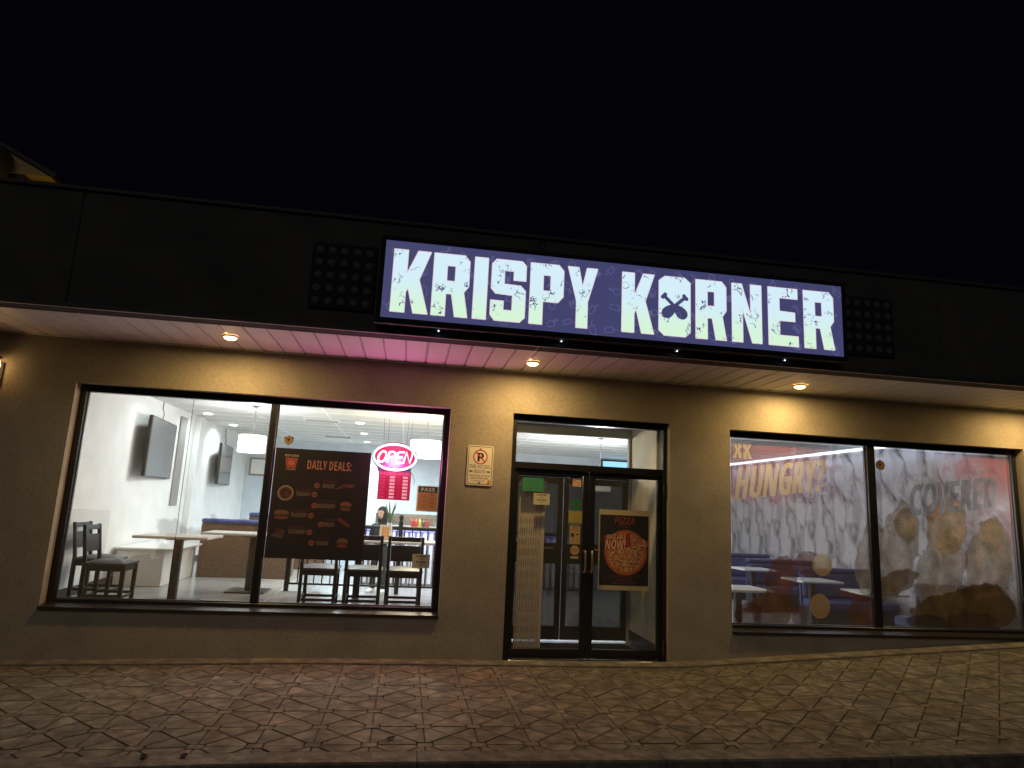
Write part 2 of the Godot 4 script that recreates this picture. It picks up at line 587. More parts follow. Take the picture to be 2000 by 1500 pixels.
func doodle(im: Image, kind: int, at: Vector2, s: float, turn: float, col: Color) -> void:
	var lines := []
	match kind % 5:
		0: # a drumstick
			var p := PackedVector2Array()
			for k in 19:
				var t := TAU * k / 18.0
				p.append(Vector2(cos(t) * (0.62 + 0.18 * cos(t)), sin(t) * 0.5))
			lines.append(p)
			lines.append(PackedVector2Array([Vector2(-.45, .1), Vector2(-1.0, .12), Vector2(-1.1, .28), Vector2(-1.2, .05), Vector2(-1.1, -.2), Vector2(-1.0, -.06), Vector2(-.45, -.08)]))
		1: # fries in a box
			lines.append(PackedVector2Array([Vector2(-.5, 0), Vector2(.5, 0), Vector2(.38, .9), Vector2(-.38, .9), Vector2(-.5, 0)]))
			for k in 5:
				var x := -.4 + k * .19
				lines.append(PackedVector2Array([Vector2(x, 0), Vector2(x - .04, -.6 - .2 * (k % 2)), Vector2(x + .12, -.62 - .2 * (k % 2)), Vector2(x + .14, 0)]))
		2: # a burger
			var p := PackedVector2Array()
			for k in 13:
				var t := PI + PI * k / 12.0
				p.append(Vector2(cos(t) * .8, sin(t) * .6 - .05))
			p.append(Vector2(-.8, -.05))
			lines.append(p)
			var w := PackedVector2Array()
			for k in 13:
				w.append(Vector2(-.85 + k * .14, .14 + .08 * (k % 2)))
			lines.append(w)
			lines.append(PackedVector2Array([Vector2(-.75, .35), Vector2(.75, .35), Vector2(.65, .62), Vector2(-.65, .62), Vector2(-.75, .35)]))
		3: # a cup with a straw
			lines.append(PackedVector2Array([Vector2(-.42, -.4), Vector2(.42, -.4), Vector2(.3, .9), Vector2(-.3, .9), Vector2(-.42, -.4), Vector2(.05, -.4), Vector2(.2, -1.0), Vector2(.45, -1.05)]))
		4: # a chilli
			var p := PackedVector2Array()
			for k in 11:
				var t := k / 10.0
				p.append(Vector2(-.9 + 1.6 * t, .5 * sin(t * 2.4) - .25))
			for k in 11:
				var t := 1.0 - k / 10.0
				p.append(Vector2(-.9 + 1.6 * t, .5 * sin(t * 2.4) - .25 + .38 * sqrt(t)))
			lines.append(p)
			lines.append(PackedVector2Array([Vector2(.7, .2), Vector2(.95, -.1), Vector2(1.05, -.2)]))
	for l in lines:
		var q := PackedVector2Array()
		for p in l:
			q.append(at + (p * s).rotated(turn))
		stroke(im, q, 2.0, col)

func sign_picture() -> Texture2D:
	# 4.64 x 0.74 m drawn at twice the kept size
	var W := 2048
	var H := 328
	var bg := Color8(66, 67, 108)
	var im := blank(W, H, bg)
	var rng := RandomNumberGenerator.new()
	rng.seed = 5
	for gx in 22:
		for gy in 4:
			var at := Vector2((gx + 0.5 + rng.randf_range(-.25, .25)) * W / 22.0, (gy + 0.5 + rng.randf_range(-.2, .2)) * H / 4.0)
			doodle(im, rng.randi() % 5, at, rng.randf_range(24, 32), rng.randf() * TAU, Color8(98, 100, 146))
	var mask := blank(W, H, Color.BLACK)
	var rim := blank(W, H, Color.BLACK)
	var put := [["K", -.28, .076], ["R", .095, .447], ["I", .481, .622], ["S", .647, .993], ["P", 1.023, 1.364], ["Y", 1.39, 1.701], ["K", 1.939, 2.28], ["O", 2.316, 2.657], ["R", 2.70, 3.036], ["N", 3.085, 3.415], ["E", 3.476, 3.812], ["R", 3.863, 4.21]]
	var x0 := -.355
	var sc := W / 4.655
	var top := 36.0
	var tall := 264.0
	for l in put:
		var a: float = (l[1] - x0) * sc
		var b: float = (l[2] - x0) * sc
		var shapes := sign_letter(l[0])
		for k in shapes.size():
			var p := PackedVector2Array()
			for j in range(0, shapes[k].size(), 2):
				p.append(Vector2(a + 4.0 + shapes[k][j] * (b - a - 8.0), top + shapes[k][j + 1] * tall))
			for grown in Geometry2D.offset_polygon(p, 3.0 if k == 0 else -3.0):
				fill_poly(rim, grown, Color.WHITE if k == 0 else Color.BLACK)
			fill_poly(mask, p, Color.WHITE if k == 0 else Color.BLACK)
		if l[0] == "O":
			# two crossed drumsticks cut out of the letter
			var mid := Vector2((a + b) * .5, top + tall * .50)
			for lay in 2:
				var side := 1.0 if lay == 0 else -1.0
				var axis := Vector2(side * 0.74, 0.67)
				var across := Vector2(-axis.y, axis.x)
				for pass_ in [[7.0, Color.WHITE], [0.0, Color.BLACK]]:
					var g: float = pass_[0]
					if lay == 0 and g > 0.0:
						continue
					var meat := PackedVector2Array()
					for k in 28:
						var t := TAU * k / 28.0
						var fat := (33.0 + g) * (0.72 + 0.28 * cos(t))
						meat.append(mid + axis * (30.0 + cos(t) * (42.0 + g)) + across * (sin(t) * fat))
					var tip := mid - axis * 66.0
					for canvas in [mask, rim]:
						if canvas == rim and g > 0.0:
							continue
						fill_poly(canvas, meat, pass_[1])
						stroke(canvas, PackedVector2Array([tip, mid]), 13.0 + g, pass_[1])
						disc(canvas, tip + across * 8.0, 9.0 + g * .6, 9.0 + g * .6, pass_[1])
						disc(canvas, tip - across * 8.0, 9.0 + g * .6, 9.0 + g * .6, pass_[1])
	var crack := FastNoiseLite.new()
	crack.seed = 23
	crack.frequency = 0.02
	crack.fractal_octaves = 4
	var where := FastNoiseLite.new()
	where.seed = 8
	where.frequency = 0.009
	var hi := Color8(212, 238, 250)
	var lo := Color8(214, 246, 214)
	var edge := Color8(232, 206, 214)  # pinkish glow rim of the letters, drawn into the emission picture
	for y in H:
		for x in W:
			if rim.get_pixel(x, y).r < 0.5:
				continue
			if mask.get_pixel(x, y).r < 0.5:
				im.set_pixel(x, y, edge)
				continue
			var worn: float = where.get_noise_2d(x, y)
			if worn > 0.22 and absf(crack.get_noise_2d(x, y)) < 0.035 + 0.16 * (worn - 0.22):
				im.set_pixel(x, y, Color8(92, 84, 130))
				continue
			var t: float = (y - top) / tall
			im.set_pixel(x, y, hi.lerp(lo, smoothstep(0.35, 1.0, t)))
	return ImageTexture.create_from_image(im)

func deals_picture() -> Texture2D:
	var im := blank(1040, 1190, Color8(27, 19, 29))
	var n := FastNoiseLite.new()
	n.seed = 4
	n.frequency = 0.004
	var ink := Color8(206, 138, 110)
	var pale := Color8(226, 196, 150)
	var brown := Color8(120, 62, 44)
	# crest with a bucket
	text(im, "KRISPY KORNER", Rect2(102, 66, 150, 26), pale, true)
	fill_poly(im, PackedVector2Array([Vector2(112, 104), Vector2(242, 104), Vector2(226, 214), Vector2(128, 214)]), Color8(196, 84, 70))
	for k in 4:
		stroke(im, PackedVector2Array([Vector2(130 + k * 31, 108), Vector2(138 + k * 26, 210)]), 6, Color8(120, 40, 40))
	disc(im, Vector2(177, 160), 20, 20, pale)
	disc(im, Vector2(177, 160), 13, 13, Color8(150, 50, 46))
	text(im, "CHICKEN", Rect2(128, 222, 100, 16), pale, true)
	text(im, "DAILY DEALS:", Rect2(352, 120, 480, 100), ink, true)
	var rows := [["MONDAY", 540, 372, 130, "Strips", 440, "food_r"], ["TUESDAY", 262, 470, 150, "Mac & Cheese", 480, ""], ["WEDNESDAY", 494, 590, 200, "Beef Burger", 432, "food_r"], ["THURSDAY", 226, 700, 170, "Fish Sandwich", 452, ""], ["FRIDAY", 586, 790, 120, "Wings", 520, "food_r"], ["SATURDAY", 222, 880, 176, "Loaded Fries", 456, ""], ["SUNDAY", 530, 992, 130, "Smash Burger", 440, "food_r"]]
	for r in rows:
		text(im, r[0], Rect2(r[1], r[2], r[3], 46), pale, true)
		text(im, r[4], Rect2(r[1] - 6, r[2] - 46, r[3] + 24, 38), Color8(168, 84, 70), false, 0.35)
		var px := float(r[5]) if r[6] != "" else float(r[1] + r[3] + 46)
		var pr := Vector2(px + 36.0 if r[6] != "" else px, r[2] + 24.0)
		disc(im, pr, 32, 30, Color8(222, 130, 96))
		text(im, "8.99", Rect2(pr.x - 22, pr.y - 9, 44, 18), Color8(90, 36, 30), true)
	# the dishes
	disc(im, Vector2(150, 490), 86, 84, Color8(226, 206, 160))
	disc(im, Vector2(150, 492), 66, 64, Color8(120, 70, 52))
	var rng := RandomNumberGenerator.new()
	rng.seed = 3
	for k in 26:
		disc(im, Vector2(150, 495) + Vector2(rng.randf_range(-46, 46), rng.randf_range(-42, 42)), rng.randf_range(9, 18), rng.randf_range(7, 14), [Color8(96, 40, 40), Color8(160, 84, 50), Color8(70, 28, 34)][k % 3])
	for k in 4: # strips
		stroke(im, PackedVector2Array([Vector2(690 + k * 18, 424 - k * 6), Vector2(760 + k * 12, 384 - k * 5), Vector2(850 + k * 10, 400 - k * 10)]), 15, [Color8(176, 92, 62), Color8(150, 70, 50)][k % 2])
	for b in [[130, 730, 78], [806, 612, 62], [806, 1010, 60]]: # burgers
		disc(im, Vector2(b[0], b[1] - 22), b[2], 34, Color8(206, 132, 70))
		im.fill_rect(Rect2i(b[0] - b[2], b[1] - 14, b[2] * 2, 14), Color8(110, 130, 60))
		im.fill_rect(Rect2i(b[0] - b[2] + 6, b[1], b[2] * 2 - 12, 18), Color8(92, 44, 32))
		disc(im, Vector2(b[0], b[1] + 28), b[2] - 4, 18, Color8(190, 110, 66))
	for k in 6: # wings
		disc(im, Vector2(756 + k * 19, 756 + k * 12), 22, 17, [Color8(206, 100, 62), Color8(172, 70, 50)][k % 2])
	fill_poly(im, PackedVector2Array([Vector2(40, 960), Vector2(110, 880), Vector2(190, 892), Vector2(160, 980)]), Color8(120, 120, 110))
	for k in 22:
		disc(im, Vector2(rng.randf_range(70, 170), rng.randf_range(886, 950)), 14, 9, [Color8(150, 66, 46), Color8(90, 40, 34)][k % 2])
	for y in range(260, 1190):
		for x in 1040:
			im.set_pixel(x, y, im.get_pixel(x, y).lerp(Color8(36, 26, 36), 0.38))
	return half(im)

func pizza_picture() -> Texture2D:
	var im := blank(620, 912, Color8(206, 190, 150))
	im.fill_rect(Rect2i(14, 60, 592, 800), Color8(11, 9, 10))
	text(im, "PIZZA", Rect2(196, 84, 240, 78), Color8(190, 62, 56), false, 0.2)
	text(im, "BY THE SLICE", Rect2(232, 176, 150, 22), Color8(110, 46, 40), true)
	var c := Vector2(330, 486)
	disc(im, c, 262, 262, Color8(150, 66, 34))
	disc(im, c, 250, 250, Color8(196, 104, 54))
	disc(im, c, 222, 222, Color8(206, 132, 76))
	var rng := RandomNumberGenerator.new()
	rng.seed = 12
	for k in 520:
		var a := rng.randf() * TAU
		var d := sqrt(rng.randf()) * 214.0
		var p := c + Vector2(cos(a), sin(a)) * d
		var q := Vector2(rng.randf_range(-26, 26), rng.randf_range(-16, 16))
		stroke(im, PackedVector2Array([p, p + q]), rng.randf_range(5, 11), [Color8(226, 196, 140), Color8(210, 170, 110), Color8(188, 110, 66), Color8(150, 64, 44), Color8(90, 70, 40), Color8(232, 210, 160)][rng.randi() % 6])
	for k in 20: # lifted slice at the right
		stroke(im, PackedVector2Array([Vector2(500 + rng.randf() * 90, 330 + rng.randf() * 60), Vector2(520 + rng.randf() * 80, 350 + rng.randf() * 60)]), 14, [Color8(206, 140, 80), Color8(170, 90, 50), Color8(226, 190, 130)][k % 3])
	fill_poly(im, PackedVector2Array([Vector2(60, 300), Vector2(380, 262), Vector2(392, 424), Vector2(84, 452)]), Color8(160, 36, 32))
	for k in 4:
		im.fill_rect(Rect2i(20, 292 + k * 24, 60, 6), Color8(120, 30, 28))
	text(im, "AVAILABLE", Rect2(94, 286, 236, 58), Color8(232, 208, 160), true, 0.1, 14)
	text(im, "NOW!", Rect2(84, 350, 240, 100), Color8(240, 220, 172), true, 0.1, 10)
	text(im, "536 UPPERHILL AVE", Rect2(120, 738, 380, 30), Color8(120, 44, 42), true)
	text(im, "HAMILTON", Rect2(220, 778, 200, 28), Color8(120, 44, 42), true)
	text(im, "905-577-1994", Rect2(170, 816, 280, 30), Color8(130, 46, 44), true)
	return half(im)

func fire_picture() -> Texture2D:
	var w := 600
	var h := 904
	var im := blank(w, h, Color8(236, 230, 212))
	var ink := Color8(30, 26, 24)
	# inset black line with round corners
	for r in [[24, 40, ink], [36, 30, Color8(236, 230, 212)]]:
		var p := PackedVector2Array()
		for v in rounded(w - r[0] * 2, h - r[0] * 2, r[1] + 18):
			p.append(v + Vector2(w, h) * .5)
		fill_poly(im, p, r[2])
	var c := Vector2(300, 262)
	text(im, "P", Rect2(236, 168, 140, 196), ink, true)
	var red := Color8(196, 52, 34)
	for k in 96:
		var t := TAU * k / 96.0
		var t2 := TAU * (k + 1) / 96.0
		stroke(im, PackedVector2Array([c + Vector2(cos(t), sin(t)) * 154, c + Vector2(cos(t2), sin(t2)) * 154]), 22, red)
	stroke(im, PackedVector2Array([c + Vector2(-108, -108), c + Vector2(108, 108)]), 22, red)
	text(im, "FIRE ACCESS", Rect2(66, 440, 468, 74), ink, false)
	text(im, "ROUTE", Rect2(180, 552, 240, 74), ink, false)
	for s in [-1.0, 1.0]:
		im.fill_rect(Rect2i(76 if s < 0 else 452, 578, 66, 24), ink)
		fill_poly(im, PackedVector2Array([Vector2(300 + s * 244, 590), Vector2(300 + s * 200, 562), Vector2(300 + s * 200, 618)]), ink)
	text(im, "VEHICLES WILL BE TAGGED", Rect2(70, 666, 460, 38), ink, false)
	text(im, "AND/OR TOWED AWAY", Rect2(104, 724, 392, 36), ink, false)
	text(im, "BY-LAW 01-217", Rect2(176, 786, 240, 26), ink, false)
	# a peeling orange scrap at the lower right corner
	fill_poly(im, PackedVector2Array([Vector2(500, 742), Vector2(540, 800), Vector2(546, 872), Vector2(474, 868), Vector2(496, 810)]), Color8(222, 120, 58))
	return half(im)

func pass_picture() -> Texture2D:
	var im := blank(480, 564, Color8(238, 226, 196))
	im.fill_rect(Rect2i(24, 18, 432, 130), Color8(44, 84, 52))
	text(im, "PASS", Rect2(90, 46, 300, 76), Color8(226, 220, 190), true)
	im.fill_rect(Rect2i(24, 148, 432, 396), Color8(206, 150, 92))
	for k in 12:
		im.fill_rect(Rect2i(44, 178 + k * 28, 120 + (k * 53) % 110, 7), Color8(150, 96, 60))
		if k % 3 != 2:
			im.fill_rect(Rect2i(290, 178 + k * 28, 70 + (k * 31) % 60, 8), Color8(110, 66, 40))
	return half(im)

func notice_picture() -> Texture2D:
	var im := blank(400, 300, Color8(226, 222, 190))
	text(im, "NO SMOKING", Rect2(74, 22, 252, 44), Color8(24, 22, 20), true)
	text(im, "NO VAPING", Rect2(92, 150, 216, 46), Color8(24, 22, 20), true)
	for k in 2:
		im.fill_rect(Rect2i(140, 92 + k * 130, 120, 8), Color8(130, 126, 106))
		im.fill_rect(Rect2i(160, 108 + k * 130, 80, 7), Color8(130, 126, 106))
	return half(im)

func green_picture(round_: bool) -> Texture2D:
	if round_:
		var im := blank(256, 256, Color8(16, 120, 62))
		text(im, "TAKE", Rect2(70, 78, 120, 36), Color8(8, 62, 34), true)
		text(im, "OUT", Rect2(66, 132, 128, 44), Color8(8, 62, 34), true)
		return half(im)
	var g := blank(400, 256, Color8(22, 134, 92))
	text(g, "PLEASE WEAR", Rect2(100, 66, 200, 30), Color8(10, 74, 52), true)
	text(g, "A MASK", Rect2(110, 112, 180, 30), Color8(10, 74, 52), true)
	text(g, "THANK YOU", Rect2(96, 196, 190, 22), Color8(12, 90, 60), true)
	return half(g)

func card_picture() -> Texture2D:
	var im := blank(300, 560, Color8(208, 176, 112))
	im.fill_rect(Rect2i(0, 8, 300, 44), Color8(30, 26, 26))
	text(im, "WELCOME", Rect2(24, 16, 252, 28), Color8(206, 180, 120), true)
	text(im, "VISA", Rect2(70, 74, 160, 60), Color8(40, 44, 92), true, 0.25)
	im.fill_rect(Rect2i(0, 156, 300, 30), Color8(206, 120, 52))
	im.fill_rect(Rect2i(30, 250, 100, 110), Color8(48, 44, 40))
	im.fill_rect(Rect2i(180, 264, 88, 40), Color8(60, 52, 44))
	for k in 5:
		im.fill_rect(Rect2i(40 + (k % 2) * 140, 390 + k * 30, 90, 12), Color8(96, 74, 46))
	return half(im)

func smoke_picture() -> Texture2D:
	var im := blank(256, 256, Color8(232, 204, 172))
	for k in 72:
		var t := TAU * k / 72.0
		var t2 := TAU * (k + 1) / 72.0
		stroke(im, PackedVector2Array([Vector2(128, 128) + Vector2(cos(t), sin(t)) * 98, Vector2(128, 128) + Vector2(cos(t2), sin(t2)) * 98]), 16, Color8(186, 72, 46))
	im.fill_rect(Rect2i(62, 126, 112, 18), Color8(60, 40, 36))
	stroke(im, PackedVector2Array([Vector2(62, 62), Vector2(194, 194)]), 16, Color8(186, 72, 46))
	return half(im)

func octagon_picture() -> Texture2D:
	var im := blank(256, 256, Color8(214, 172, 116))
	text(im, "PROTECTED", Rect2(34, 84, 188, 30), Color8(60, 40, 30), true)
	text(im, "BY ALARM", Rect2(46, 136, 150, 28), Color8(60, 40, 30), true)
	return half(im)

func hours_picture() -> Texture2D:
	var w := 720
	var h := 640
	var im := blank(w, h, Color8(176, 8, 58))
	text(im, "BUSINESS HOURS", Rect2(26, 16, 668, 60), Color8(255, 120, 180), false)
	var days := ["MON", "TUE", "WED", "THU", "FRI", "SAT", "SUN"]
	for k in 7:
		var y := 100 + k * 76
		text(im, days[k], Rect2(26, y + 4, 118 if k != 4 else 86, 48), Color8(255, 84, 130), false)
		im.fill_rect(Rect2i(252, y + 4, 112, 46), Color8(255, 190, 196))
		text(im, "11:00", Rect2(262, y + 14, 92, 26), Color8(210, 70, 104), true)
		text(im, "TO", Rect2(424, y + 12, 60, 32), Color8(240, 60, 110), false)
		im.fill_rect(Rect2i(546, y + 4, 112, 46), Color8(255, 190, 196))
		text(im, "11:00", Rect2(556, y + 14, 92, 26), Color8(210, 70, 104), true)
	return half(im)

func gold_picture() -> Texture2D:
	var im := blank(128, 128, Color8(40, 30, 18))
	disc(im, Vector2(64, 64), 50, 50, Color8(190, 140, 60))
	disc(im, Vector2(60, 54), 26, 22, Color8(70, 50, 26))
	im.fill_rect(Rect2i(34, 84, 60, 8), Color8(70, 50, 26))
	return half(im)

# the printed see-through film on the right-hand window: one picture over both panes
func film_picture(x_from: float, x_to: float) -> Texture2D:
	var W := int((x_to - x_from) * 330.0)
	var H := int(2.18 * 330.0)
	var y_top := 2.645
	var art := blank(W, H, Color(0, 0, 0, 0))
	var P := func(x: float, y: float) -> Vector2: return Vector2((x - x_from) * 330.0, (y_top - y) * 330.0)
	var edge := FastNoiseLite.new()
	edge.seed = 77
	edge.frequency = 0.012
	edge.fractal_octaves = 4
	var fine := FastNoiseLite.new()
	fine.seed = 78
	fine.frequency = 0.075
	fine.noise_type = FastNoiseLite.TYPE_CELLULAR
	fine.cellular_return_type = FastNoiseLite.RETURN_DISTANCE2_SUB
	fine.fractal_octaves = 2
	# pieces of chicken: centre x, y, half width, half height, turn, red green blue, cover
	var pieces := [[6.1, 1.36, 0.3, 0.66, 0.38, 204, 204, 204, 0.42], [7.42, 1.24, 0.34, 0.62, 0.3, 206, 204, 198, 0.44], [6.72, 1.14, 0.34, 0.56, 0.48, 204, 204, 202, 0.42], [5.74, 1.28, 0.18, 0.5, 0.25, 208, 208, 204, 0.36], [6.3, 1.7, 0.19, 0.2, 0.3, 200, 186, 170, 0.46], [6.86, 1.7, 0.3, 0.4, 0.25, 210, 198, 178, 0.54], [6.66, 1.88, 0.09, 0.13, 0.6, 204, 176, 164, 0.5], [7.5, 1.62, 0.18, 0.22, 0.2, 198, 196, 184, 0.44], [6.1, 0.99, 0.32, 0.14, -0.35, 128, 104, 56, 0.52], [6.78, 0.7, 0.58, 0.2, -0.22, 116, 94, 50, 0.66], [7.38, 0.74, 0.4, 0.28, 0.25, 108, 84, 44, 0.66], [7.12, 0.54, 0.36, 0.12, 0, 84, 62, 38, 0.62], [6.5, 0.52, 0.34, 0.1, 0.1, 60, 48, 36, 0.55], [4.55, 0.98, 0.2, 0.3, 0.3, 142, 84, 58, 0.46], [4.42, 0.62, 0.3, 0.22, 0.1, 136, 92, 54, 0.56], [4.92, 1.17, 0.22, 0.16, 0, 132, 74, 60, 0.34], [4.12, 0.56, 0.18, 0.15, 0, 116, 56, 50, 0.46], [5.62, 0.6, 0.2, 0.25, 0.2, 136, 84, 56, 0.48], [5.45, 0.82, 0.22, 0.04, 0.3, 140, 74, 60, 0.4], [4.78, 0.55, 0.12, 0.14, 0.2, 120, 74, 56, 0.4]]
	for y in H:
		for x in W:
			var wx := x_from + x / 330.0
			var wy := y_top - y / 330.0
			var e := edge.get_noise_2d(wx * 330.0, wy * 330.0)
			var col := Color(0.40, 0.36, 0.38, 0.42)
			# red paint brushed at the upper left and the upper right
			var left := smoothstep(5.7, 5.0, wx + e * 0.8) * smoothstep(1.75, 2.0, wy + e * 0.12)
			var right := smoothstep(6.5, 7.5, wx + e * 0.9 + (wy - 2.2) * 0.55) * smoothstep(1.05, 1.9, wy + e * 0.35)
			var red := maxf(left * 0.56, right * 0.60)
			if red > 0.02:
				col = Color(0.40, 0.36, 0.38).lerp(Color(0.56 + e * 0.14, 0.17 + e * 0.06, 0.19), minf(1.0, red * 2.2))
				col.a = maxf(red, 0.42)
			for p in pieces:
				var d := Vector2(wx - p[0], wy - p[1]).rotated(p[4])
				var q := Vector2(d.x / p[2], d.y / p[3])
				var r := q.length() + e * 0.2
				if r < 1.0:
					var f := fine.get_noise_2d(wx * 330.0, wy * 330.0)
					var k := 1.22 + f * 0.30 + e * 0.34 - 0.18 * r * r
					var a: float = (p[8] + 0.20) * smoothstep(1.0, 0.90, r)
					var all := a + col.a * (1.0 - a)
					var b := Color(p[5] / 255.0 * k, p[6] / 255.0 * k, p[7] / 255.0 * k)
					col = Color(col.r, col.g, col.b).lerp(b, a / all)
					col.a = all
			art.set_pixel(x, y, col)
	var cream := Color8(208, 198, 160, 185)
	for q in [-3.0, 0.0, 3.0]:
		text(art, "HUNGRY?", Rect2(P.call(4.0, 2.30) + Vector2(q, 0), P.call(5.17, 1.885) - P.call(4.0, 2.30)), cream, true, 0.16, 0.17 * 330.0)
	# twin K crest
	for s in [-1.0, 1.0]:
		var c: Vector2 = P.call(4.078, 2.51)
		var h := 33.0
		fill_poly(art, PackedVector2Array([c + Vector2(s * 3, -h), c + Vector2(s * 19, -h), c + Vector2(s * 19, h), c + Vector2(s * 3, h)]), cream)
		fill_poly(art, PackedVector2Array([c + Vector2(s * 19, -6), c + Vector2(s * 27, -h), c + Vector2(s * 42, -h), c + Vector2(s * 28, 0), c + Vector2(s * 42, h), c + Vector2(s * 27, h), c + Vector2(s * 19, 6)]), cream)
	disc(art, P.call(4.078, 2.51), 11, 11, Color8(120, 60, 60, 140))
	var grey := Color8(46, 44, 50, 165)
	for q in [-3.0, 0.0, 3.0]:
		text(art, "COVERED", Rect2(P.call(6.36, 2.20) + Vector2(q, 0), P.call(7.60, 1.80) - P.call(6.36, 2.20)), grey, true, 0.12, 0.17 * 330.0)
	text(art, "WE'VE GOT YOU", Rect2(P.call(4.74, 2.02), P.call(5.24, 1.90) - P.call(4.74, 2.02)), Color8(40, 40, 56, 150), true, 0.1)
	disc(art, P.call(5.10, 1.17), 44, 44, Color8(208, 190, 132, 190))
	disc(art, P.call(5.05, .68), 44, 48, Color8(206, 172, 116, 190))
	stroke(art, PackedVector2Array([P.call(5.34, .80), P.call(5.5, .84), P.call(5.66, .80)]), 5, Color8(170, 80, 60, 140))
	return ImageTexture.create_from_image(art)

# faint print left on the film of the left-hand window
func faint_picture() -> Texture2D:
	var W := 480
	var H := 560
	var art := blank(W, H, Color(0.6, 0.6, 0.6, 0.04))
	var e := FastNoiseLite.new()
	e.seed = 90
	e.frequency = 0.012
	e.fractal_octaves = 4
	var f := FastNoiseLite.new()
	f.seed = 91
	f.frequency = 0.05
	# film spans 1.88 m x 2.2 m
	for y in H:
		for x in W:
			var u := x / float(W)
			var v := y / float(H)
			var k := e.get_noise_2d(x, y)
			var fries := smoothstep(.44, .52, u + k * .1) * smoothstep(.58, .64, v + k * .08)
			if v > .80 + k * .06 and u > .1:
				var q := 0.62 + 0.3 * f.get_noise_2d(x, y * 3.0)
				art.set_pixel(x, y, Color(q * .74, q * .68, q * .55, 0.34))
			elif fries > 0.3:
				var q2 := 0.66 + 0.5 * f.get_noise_2d(x * 1.6, y * .7)
				art.set_pixel(x, y, Color(q2 * .80, q2 * .62, q2 * .40, 0.36 * fries))
			elif v > .58 and v < .8 and u < .2:
				art.set_pixel(x, y, Color(.5, .5, .48, .16))
	im_line(art, W, H)
	return ImageTexture.create_from_image(art)

func im_line(art: Image, W: int, H: int) -> void:
	art.fill_rect(Rect2i(int(W * .56), 0, 2, H), Color(.16, .12, .12, .75))

func marble_picture() -> Texture2D:
	var W := 512
	var H := 1024
	var a := FastNoiseLite.new()
	a.seed = 14
	a.frequency = 0.004
	a.fractal_octaves = 2
	var b := FastNoiseLite.new()
	b.seed = 15
	b.frequency = 0.02
	b.fractal_octaves = 4
	var cell := FastNoiseLite.new()
	cell.seed = 6
	cell.noise_type = FastNoiseLite.TYPE_CELLULAR
	cell.cellular_return_type = FastNoiseLite.RETURN_DISTANCE2_SUB
	cell.frequency = 0.0046
	var im := blank(W, H, Color.WHITE)
	for y in H:
		for x in W:
			# long veins that fall to the right, joined into tear-shaped fields
			var px := x * 0.95 - y * 0.40 + a.get_noise_2d(x, y) * 46.0
			var py := y * 0.72 + a.get_noise_2d(x + 500, y) * 34.0
			var d := cell.get_noise_2d(px, py) + 1.0
			var vein := 0.5 * smoothstep(0.30, 0.0, d) + 0.5 * smoothstep(0.09, 0.0, d)
			var cloud := smoothstep(-0.1, 0.5, a.get_noise_2d(x * 1.3 + 90, y * 0.8))
			var g := 0.80 - 0.12 * cloud - vein * (0.50 + 0.2 * b.get_noise_2d(x, y)) - 0.03 * b.get_noise_2d(x, y)
			var warm := smoothstep(0.15, 0.5, b.get_noise_2d(x * .5 + 300, y * .5)) * vein
			im.set_pixel(x, y, Color(g + 0.12 * warm, g * 0.97, g * 1.0 - 0.1 * warm))
	return ImageTexture.create_from_image(im)

# ------------------------------------------------------------------ setting
func ground_y(x: float, z: float) -> float:
	var r := clampf((x - 3.05) / 4.6, 0.0, 2.0) * 0.31
	var l := clampf((-0.8 - x) / 3.2, 0.0, 2.0) * -0.06
	return r * (1.0 - 0.78 * clampf(z / 2.85, 0.0, 1.0)) + l

func rail_strip(called: String, z0: float, z1: float, lift: float, drop: float, m: Material, x0: float, x1: float, step: float) -> Node3D:
	var root := Node3D.new()
	root.name = numbered(called)
	add_child(root)
	root.set_meta("kind", "structure")
	var n := int(round((x1 - x0) / step))
	for k in n:
		var a := x0 + step * k + 0.003
		var b := x0 + step * (k + 1) - 0.003
		var st := st_new()
		var cuts := 4
		for i in cuts:
			var xa := lerpf(a, b, float(i) / cuts)
			var xb := lerpf(a, b, float(i + 1) / cuts)
			var w := [Vector3(xa, ground_y(xa, z0) + lift, z0), Vector3(xb, ground_y(xb, z0) + lift, z0), Vector3(xb, ground_y(xb, z1) + lift, z1 - .012), Vector3(xa, ground_y(xa, z1) + lift, z1 - .012)]
			quad(st, w[0], w[1], w[2], w[3], Vector3.UP)
			var e0: Vector3 = w[3] + Vector3(0, -.012, .012)
			var e1: Vector3 = w[2] + Vector3(0, -.012, .012)
			quad(st, w[3], w[2], e1, e0, Vector3(0, 1, 1))
			quad(st, e0, e1, e1 - Vector3(0, drop, 0), e0 - Vector3(0, drop, 0), Vector3(0, 0, 1))
			if i == 0:
				quad(st, w[0], w[3], w[3] - Vector3(0, drop, 0), w[0] - Vector3(0, drop, 0), Vector3(-1, 0, 0))
			if i == cuts - 1:
				quad(st, w[1], w[2], w[2] - Vector3(0, drop, 0), w[1] - Vector3(0, drop, 0), Vector3(1, 0, 0))
		part(root, "kerb_stone" if called == "kerb" else "edging_slab", st.commit(), m)
	return root

